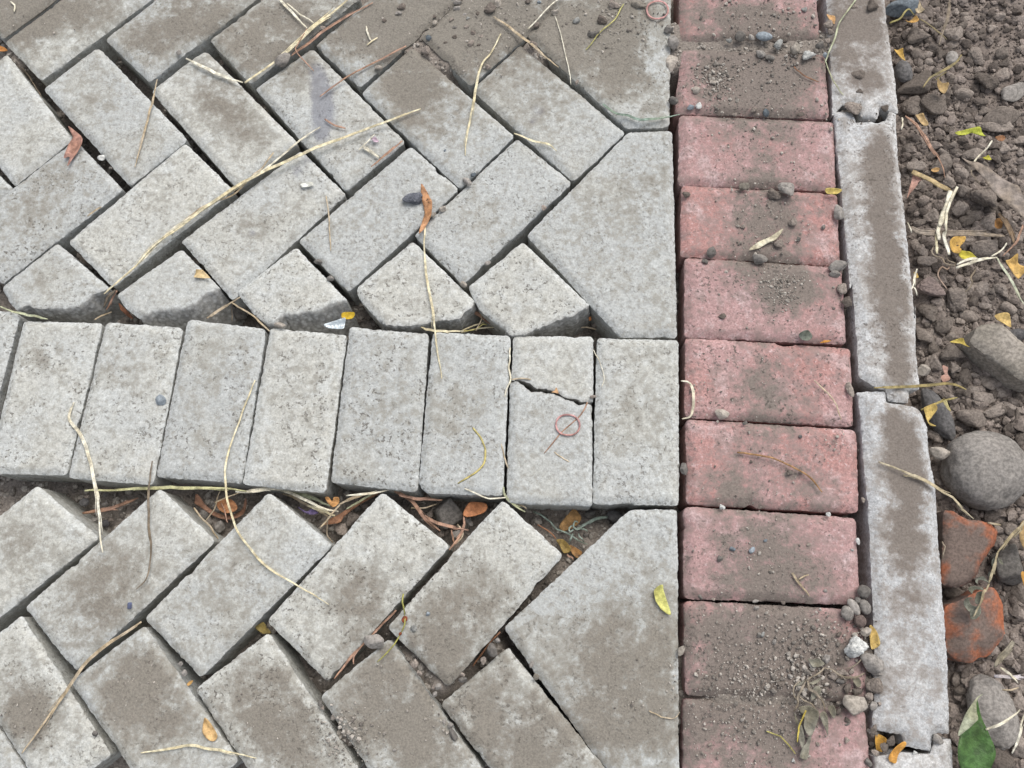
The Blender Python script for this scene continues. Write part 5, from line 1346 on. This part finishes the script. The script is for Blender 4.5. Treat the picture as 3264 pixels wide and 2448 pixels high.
# ------------------------------------------------------------------ leaves and scraps
LEAVES = [
 ('torn pinkish-brown leaf wedged in the joint at the left of the second zigzag row', 'A 470,850 560,930 530,1000 495,1050 462,1112 466,1045 435,1055 455,970 488,915', PINKL, .001, .4, 'leaf', {}),
 ('orange-brown curl of bark with a hole, on the fourth block of the second zigzag row', 'B 715,1230 750,1272 768,1310 785,1345 780,1420 750,1490 700,1560 718,1470 733,1400 712,1310', (.47, .25, .13), .003, .35, 'bark scrap', dict(spots=.8)),
 ('small cream leaf on the right corner of the second broken half block', 'C 1300,125 1345,130 1398,185 1285,180', (.58, .44, .24), .003, .4, 'leaf', {}),
 ('tiny orange petal lodged in the crack of the cracked block', 'D 1605,903 1618,945 1595,938 1570,936 1592,925', (.50, .31, .17), .003, .3, 'petal', {}),
 ('tiny orange crumb of leaf at the end of the yellow curved stalk', 'D 1005,1512 1036,1508 1025,1535 1010,1530', (.58, .30, .10), .003, .3, 'leaf', {}),
 ('bright yellow leaf piece in the gap beside the foil scrap', 'D 185,420 215,408 270,410 262,445 225,455 188,452', (.55, .38, .03), -.008, .3, 'leaf', {}),
 ('light brown oval leaf in the joint near the bottom left', 'E 1360,1425 1405,1475 1442,1540 1420,1580 1380,1568 1345,1520 1345,1465', (.50, .33, .15), .001, .25, 'leaf', {}),
 ('olive-brown leaf with a hole in the joint of the third lower block', 'E 1690,832 1720,805 1748,795 1770,830 1795,866 1740,872', OLV, -.02, .25, 'leaf', dict(spots=.9)),
 ('tiny curled orange leaf in the joint below the third lower block', 'E 1235,1208 1255,1185 1278,1180 1265,1205 1240,1220', (.55, .33, .12), -.006, .5, 'leaf', {}),
 ('orange oval leaf in the gap above the third lower block', 'Q 1550,270 1595,226 1700,228 1762,300 1735,350 1640,367 1572,325', (.42, .20, .095), -.036, .2, 'leaf', {}),
 ('brown curled strip of leaf under the orange oval leaf', 'Q 1370,190 1400,200 1450,290 1560,365 1690,385 1800,340 1850,260 1880,228 1868,290 1810,390 1690,432 1560,410 1440,340 1340,270', (.27, .15, .10), -.046, .5, 'leaf', {}),
 ('orange heart-shaped leaf in the gap under the fourth straight block', 'R 690,175 730,165 770,212 795,168 855,175 850,235 795,285 725,240', (.46, .24, .09), -.018, .4, 'leaf', dict(spots=.5)),
 ('long reddish-brown strip of leaf under the fifth straight block', 'R 680,490 740,430 850,370 1000,270 1150,170 1330,110 1390,100 1260,165 1080,265 920,385 870,462 760,488', (.38, .20, .12), -.04, .3, 'leaf', {}),
 ('purple petal scrap in the gap under the fourth straight block', 'R 370,280 470,330 540,302 612,350 530,372 440,345', (.13, .10, .21), -.03, .4, 'petal', {}),
 ('orange-red leaf tangled in roots left of the fifth lower block', 'S 240,250 300,140 400,132 478,150 470,220 380,262 280,282', (.47, .20, .09), -.028, .25, 'leaf', {}),
 ('tan pear-shaped leaf lying in the dark triangular gap', 'S 1210,380 1240,320 1300,250 1355,198 1400,235 1430,290 1400,350 1340,390 1240,432', (.46, .27, .11), -.05, .25, 'leaf', {}),
 ('olive leaf in the lower corner of the dark triangular gap', 'S 1180,510 1255,508 1325,590 1310,632 1250,640 1215,570', (.27, .19, .06), -.05, .2, 'leaf', {}),
 ('spotted brown leaf beside the olive one in the dark triangular gap', 'S 1315,560 1380,590 1440,640 1390,692 1330,640', (.33, .18, .07), -.052, .2, 'leaf', dict(spots=.8)),
 ('pale yellow-green leaf on the bottom five-sided edge block', 'I 145,500 162,475 192,462 200,495 215,540 238,628 190,602 155,555', (.50, .49, .16), .002, .5, 'leaf', {}),
 ('yellow curled leaf between the ninth red block and the kerb', 'I 1345,688 1375,705 1392,745 1395,800 1352,820 1345,760', (.47, .34, .12), -.002, .7, 'leaf', dict(spots=.5)),
 ('flatter left one of two orange-yellow leaves below the third kerb stone', 'O 890,950 930,940 982,970 985,1010 958,1092 897,1076', (.58, .33, .07), -.012, .6, 'leaf', {}),
 ('curled right one of two orange-yellow leaves below the third kerb stone', 'O 1005,1130 1060,1060 1140,1000 1160,1030 1100,1112 1062,1188 1020,1180', (.55, .29, .07), .002, .8, 'leaf', {}),
 ('yellow twisted leaf against the topmost kerb stone', 'J 330,635 380,640 430,630 445,670 475,772 430,742 385,700', (.58, .38, .10), -.028, .5, 'leaf', {}),
 ('crumpled orange leaf under the blue-grey stone', 'J 470,265 520,272 560,250 605,212 650,255 600,290 520,287', (.55, .33, .10), -.026, .5, 'leaf', {}),
 ('beige dry bract beside the blue-grey stone', 'J 650,42 690,110 705,150 650,172 585,145 630,110', (.45, .38, .27), -.018, .6, 'leaf', {}),
 ('tan-brown curled leaf hanging below the olive twig', 'J 880,1000 935,1050 1008,1082 975,1180 900,1170 870,1100', (.38, .27, .13), -.022, .6, 'leaf', {}),
 ('crumpled tan leaf right of the first two kerb stones\' joint', 'J 590,1470 680,1442 720,1500 762,1580 690,1592 640,1520', (.46, .33, .17), -.026, .6, 'leaf', {}),
 ('yellow-green curled leaf in the soil at the upper right', 'K 1090,105 1200,72 1380,43 1435,100 1450,180 1370,120 1310,95 1230,130 1120,145', (.40, .43, .06), -.022, .7, 'leaf', {}),
 ('small torn yellow-green leaf right of the lance-shaped leaf', 'K 1450,410 1490,395 1520,383 1562,430 1520,445', (.45, .43, .05), -.026, .5, 'leaf', {}),
 ('small orange leaf above the broken straw', 'K 800,565 850,538 910,545 880,592 830,590', (.50, .31, .13), -.026, .4, 'leaf', {}),
 ('round brown leaf half buried near the right edge', 'K 1610,152 1690,133 1735,165 1690,207 1640,190', (.27, .13, .06), -.026, .3, 'leaf', {}),
 ('pink torn leaf hanging from the kink of the broken straw', 'K 575,585 640,630 682,692 640,720 610,775 530,870 490,930 520,820 555,690', (.42, .245, .20), -.018, .4, 'leaf', {}),
 ('long grey-brown lance-shaped dry leaf at the right edge', 'K 1150,450 1260,475 1380,490 1600,620 1780,740 1870,800 1920,900 1965,1010 1972,1180 1942,1252 1880,1150 1700,985 1580,850 1450,680 1350,580 1210,492', (.255, .215, .185), -.006, .3, 'leaf', {}),
 ('orange-brown leaf behind the thick brown twig', 'K 1600,1200 1640,1172 1690,1185 1690,1290 1640,1300 1598,1280', (.42, .21, .07), -.026, .3, 'leaf', {}),
 ('orange-yellow leaf with dark spots beside the broken straw', 'K 1020,1470 1090,1412 1218,1408 1215,1470 1160,1535 1170,1580 1130,1625 1060,1590 1030,1540', (.50, .31, .08), -.018, .4, 'leaf', dict(spots=.9)),
 ('yellow-green leaf below the spotted orange one', 'K 1150,1590 1220,1590 1290,1605 1362,1659 L 1360,95 1270,100 1190,122 1150,62', (.47, .41, .05), -.018, .5, 'leaf', {}),
 ('four-pointed orange-yellow leaf at the right edge', 'L 1710,150 1790,110 1862,58 1890,170 1970,230 1960,285 1890,360 1830,310 1770,230', (.53, .35, .12), -.014, .5, 'leaf', dict(spots=.4)),
 ('tan oval leaf behind the tan slab', 'L 1595,820 1680,785 1765,800 1800,900 1790,970 1700,920 1620,880', (.52, .37, .14), -.01, .3, 'leaf', {}),
 ('yellow-orange curled leaf on the clods left of the tan slab', 'L 1020,1160 1100,1122 1190,1113 1248,1200 1255,1232 1180,1170 1090,1165', (.42, .33, .08), -.012, .8, 'leaf', {}),
 ('pinkish torn leaf scrap near the lower end of the long kerb stone', 'L 935,1450 1010,1470 1005,1540 1030,1622 950,1652 910,1590 975,1555', (.40, .24, .19), -.02, .4, 'leaf', {}),
 ('small yellow leaf tip at the side of the long kerb stone', 'L 585,262 625,280 648,340 582,345', (.52, .37, .12), -.01, .3, 'leaf', {}),
 ('yellow leaf folded on the long smooth dark stone', 'M 690,410 770,365 840,348 862,420 810,510 770,570 800,600 842,636 780,622 740,545 715,465', (.50, .37, .12), -.008, .6, 'leaf', dict(spots=.5)),
 ('narrow pale leaf on the long smooth dark stone', 'M 950,320 990,305 1020,370 1050,442 1010,420', (.42, .37, .18), -.006, .4, 'leaf', {}),
 ('orange leaf edge at the right border beside the rough grey stone', 'N 1530,905 1580,880 1660,960 1660,1060 1585,1110', (.42, .22, .05), -.01, .3, 'leaf', {}),
 ('brown leaf at the right border above the rough grey stone', 'N 1515,300 1580,240 1640,420 1590,600 1510,480', (.33, .23, .11), -.012, .3, 'leaf', {}),
 ('small orange flower remnant at the left edge of the first kerb stone', 'G 1040,80 1062,84 1083,98 1080,130 1060,118', (.55, .33, .15), .003, .6, 'leaf', {}),
 ('yellow rolled leaf on the joint above the right end of the fourth red block', 'G 1030,995 1075,990 1117,1002 1080,1025 1040,1022', (.52, .42, .14), .002, .8, 'leaf', {}),
 ('white straw flake with split ends on the fourth red block', 'G 635,1310 680,1270 745,1240 812,1200 775,1255 730,1275 690,1300', (.60, .56, .43), .003, .4, 'straw', {}),
 ('small white flake of stalk on the third block of the second zigzag row', 'A 1990,1220 2060,1208 2074,1225 2050,1236 1998,1243', (.60, .61, .56), .002, .3, 'straw', {}),
 ('dark green-grey leaf scrap on the joint above the sixth red block', 'H 955,290 1000,272 1030,305 1000,330 970,325', (.13, .145, .12), .003, .5, 'leaf', {}),
 ('tiny orange leaf sliver on the joint above the sixth red block', 'H 1068,340 1095,324 1135,325 1120,335', (.58, .27, .05), .003, .3, 'leaf', {}),
 ('orange leaf tip poking out at the left edge of the top left block', 'A -20,305 20,312 55,338 10,345 -20,340', (.38, .17, .05), -.004, .3, 'leaf', {}),
 ('pink petal beside the crossed straws on the smeared block', 'B 375,915 410,908 435,940 400,945', (.47, .36, .42), .003, .5, 'petal', {}),
 ('reddish leaf tip under the second broken half block', 'T 225,245 262,275 325,340 350,385 290,350 235,300', (.25, .11, .06), -.035, .3, 'leaf', {}),
 ('tiny dark blue chip on the second block below the straight row', 'E 846,664 874,662 872,706 842,708', (.10, .115, .19), .002, .1, 'chip', {}),
 ('tiny orange leaf piece on the black pebbles right of the rightmost broken half block', 'U 1828,245 1845,240 1848,268 1830,272', (.55, .22, .08), -.03, .3, 'leaf', {}),
]
for lab, s, col, z, curl, cat, kw in LEAVES:
    scrap({'bark scrap': 'bark_scrap', 'straw': 'straw_flake', 'chip': 'plastic_chip'}.get(cat, cat), s, col, z=z, curl=curl, label=lab, category=cat, **kw)

# broad green leaf, its bleached upper half folded over
gl = scrap('green_leaf', 'O 1785,625 1740,680 1690,780 1640,930 1608,1040 1610,1150 1640,1240 1700,1340 1860,1340 1905,1220 1935,1080 1880,920 1820,770', (.06, .125, .035), z=.004, curl=.25, rough=.4,
           label='broad fresh green leaf with a bleached tip in the lower right corner', category='leaf')
scrap('leaf_tip', 'O 1838,583 1790,612 1730,690 1690,760 1655,850 1628,955 1700,905 1775,830 1795,800 1785,720 1790,640', (.36, .38, .27), z=.0115, curl=.22, rough=.5, parent=gl, label='bleached leaf tip')

# foil scrap
fm, fnt, fb = new_mat('foil')
fb.inputs['Base Color'].default_value = (.62, .68, .70, 1)
fb.inputs['Metallic'].default_value = .55
fb.inputs['Roughness'].default_value = .42
ft = NT(fnt)
ft.bump(ft.noise(ft.pos(), 160, 3, .6), fb, .9, .003)
scrap('foil_scrap', 'D 70,490 130,470 212,452 208,490 200,522 150,518 95,512', (.6, .6, .6), z=.001, curl=.5, mat=fm, tilt=(.1, .1), label='crumpled silvery foil scrap in the gap above the straight row', category='foil')


# rubber bands
def band(s, rx, ry, rot, lab, z):
    px = P(s)[0]
    m = mpp(px)
    a = np.linspace(0, 2*math.pi, 72, endpoint=False)
    x, y = rx*np.cos(a), ry*np.sin(a)*(1+.06*np.cos(2*a+1))
    c, sn = math.cos(rot), math.sin(rot)
    ring = np.c_[px[0]+x*c-y*sn, px[1]+x*sn+y*c]
    p3 = G(ring, z + .0012)
    org = p3.mean(0)
    me = tube_mesh('rubber_band', p3-org, 6*m, fibre((.47, .26, .245), .6), .8, seed=4, closed=True)
    obj('rubber_band', me, None, tuple(org), label=lab, category='rubber band')


band('D 1680,1150', 38, 34, .3, 'pink rubber band lying on the cracked block of the straight row', .0035)
band('G 157,52', 34, 29, .1, 'red rubber band on the dirty joint at the top of the red strip', .002)


# withered weed on the red blocks, dry vine on the bricks, tiny sprig in the gap
def weed(name, label, cat, root, z, stems, leaves, scol, lcol):
    c = G(P(root), z)[0]
    e = bpy.data.objects.new(name, None)
    COL.objects.link(e)
    e.location = tuple(c)
    e.empty_display_size = .02
    e['label'] = label
    e['category'] = cat
    for s, w, zz in stems:
        stalk('stem', s, w, scol, z=zz, parent=e, lift=.003, taper=(.9, .5))
    for s, zz, cu in leaves:
        scrap('leaf', s, lcol, z=zz, curl=cu, parent=e, rough=.8)


weed('withered_weed', 'withered grey-green weed with drooping leaves on the two lowest red blocks', 'weed', 'O 300,470', .002,
     [('O 820,215 760,290 700,345 640,370', 6, .004), ('O 800,405 740,430 640,435 570,410 520,370 450,355', 9, .006), ('O 450,355 400,400 330,435 290,470', 10, .006),
      ('O 290,460 320,540 400,610 440,680 460,740', 10, .005), ('O 285,470 250,530 215,600 215,680 180,740', 9, .005), ('O 215,600 290,650 350,690 380,740', 9, .006),
      ('O 240,470 180,520 178,590 210,660', 6, .003)],
     [('O 300,275 345,280 395,275 450,320 400,345 345,350', .004, .6), ('O 310,490 360,470 420,440 400,480 350,505', .004, .6), ('O 690,450 730,430 768,470 770,520 735,525', .004, .6),
      ('O 350,530 400,515 415,570 370,620 335,640 330,590', .004, .7), ('O 245,480 280,460 250,500 195,515 210,490', .004, .7),
      ('O 200,700 255,690 320,690 380,740 370,850 330,950 285,930 260,860 270,780 225,740', .006, .8), ('O 170,750 200,790 250,880 270,1000 245,1060 222,990 225,890 190,830', .005, .9),
      ('O 245,1060 285,1020 310,940 330,950 318,1040 300,1140 275,1165 225,1140', .004, .8), ('O 480,700 530,690 550,760 530,800 495,750', .004, .7), ('O 400,760 450,740 480,830 475,950 450,880 420,820', .004, .8)],
     (.26, .22, .17), (.215, .205, .165))
stalk('tendril', 'O 290,730 255,810 225,890 212,1010', 8, (.45, .36, .08), z=.012, label='yellow tendril lying across the withered weed', category='tendril')

weed('dry_vine', 'dry vine with shrivelled grey-green leaves lying across the two bricks', 'vine', 'N 1240,650', .002,
     [('N 1620,180 1500,330 1400,430 1260,600 1235,650', 12, .003), ('N 1240,640 1200,780 1150,930 1130,1030', 13, .003), ('N 1130,1030 1090,1110 1050,1140 1000,1300 940,1445', 11, .002), ('N 1560,330 1480,400 1440,450', 7, .002)],
     [('N 955,1000 1000,945 1070,945 1120,1020 1060,985 1000,985 970,1040', .003, .9), ('N 870,1080 950,1060 1040,1080 1050,1110 960,1105 900,1160', .003, .9), ('N 800,1300 850,1200 900,1290 960,1330 900,1390 830,1350', -.002, .9),
      ('N 960,1150 1040,1130 1040,1230 980,1290 940,1240', .0, .9), ('N 880,1380 960,1320 1010,1290 1020,1390 960,1470 900,1480', -.003, .9), ('N 1160,740 1210,690 1230,720 1170,820', .002, .7),
      ('N 1235,690 1290,730 1320,800 1260,770', .003, .6), ('N 1130,870 1180,900 1150,950 1120,930', .002, .6), ('N 870,1210 900,1195 935,1215 890,1225', .001, .5)],
     (.36, .305, .20), (.155, .16, .13))
weed('grass_sprig', 'small curled blue-green grass sprig in the dark triangular gap', 'grass sprig', 'S 1340,400', -.045,
     [('S 1700,275 1590,290 1500,340 1430,385 1360,400', 14, -.042), ('S 1430,385 1385,410 1350,380 1365,320 1400,335', 8, -.036), ('S 1360,400 1320,430 1312,390 1350,360', 8, -.036),
      ('S 1345,450 1325,490 1310,535', 12, -.038), ('S 1420,400 1480,410 1500,430', 7, -.04), ('S 950,220 1080,300 1180,390 1300,440 1400,510 1490,555', 8, -.044), ('S 1400,450 1430,500 1460,530', 9, -.042)],
     [], (.23, .28, .24), (.2, .25, .2))
weed('flower_stalk', 'yellow-green stalk with a rust-red bud across the joint of the fourth and fifth lower blocks', 'stalk', 'F 600,765', .002,
     [('F 595,605 592,680 602,750', 7, .003), ('F 602,750 605,800 580,865', 7, .003), ('F 580,860 520,960 420,1058', 6, .003)],
     [], (.34, .33, .10), (.2, .1, .05))
v, f = rock(31, 'clod', 3)
fs = bpy.data.objects['flower_stalk']
for s, r in (('F 600,775', .0042), ('F 572,872', .0022)):
    c = G(P(s), .004)[0]
    obj('bud', mesh_np('bud', v*np.array([r*.85, r, r*.7]), f, [fibre((.20, .06, .03), .8)]), fs, tuple(c))

# things whose labels still coincide are told apart by their order from the left
same = {}
for o in scene.objects:
    if o.get('label') and o.get('category'):
        same.setdefault(o['label'], []).append(o)
ORD = ['leftmost', 'second', 'third', 'fourth', 'fifth', 'sixth', 'seventh']
for lab, os_ in same.items():
    if len(os_) < 2:
        continue
    os_.sort(key=lambda e: e.location.x)
    for k, o in enumerate(os_):
        o['label'] = ('left ' if k == 0 else 'right ') + lab if len(os_) == 2 else (ORD[k] if k == 0 else 'rightmost' if k == len(os_)-1 else ORD[k] + '-left') + ' ' + lab
for o in scene.objects:
    if o.get('label') and len(o['label'].split()) > 16:
        print('LONG', len(o['label'].split()), o['label'])
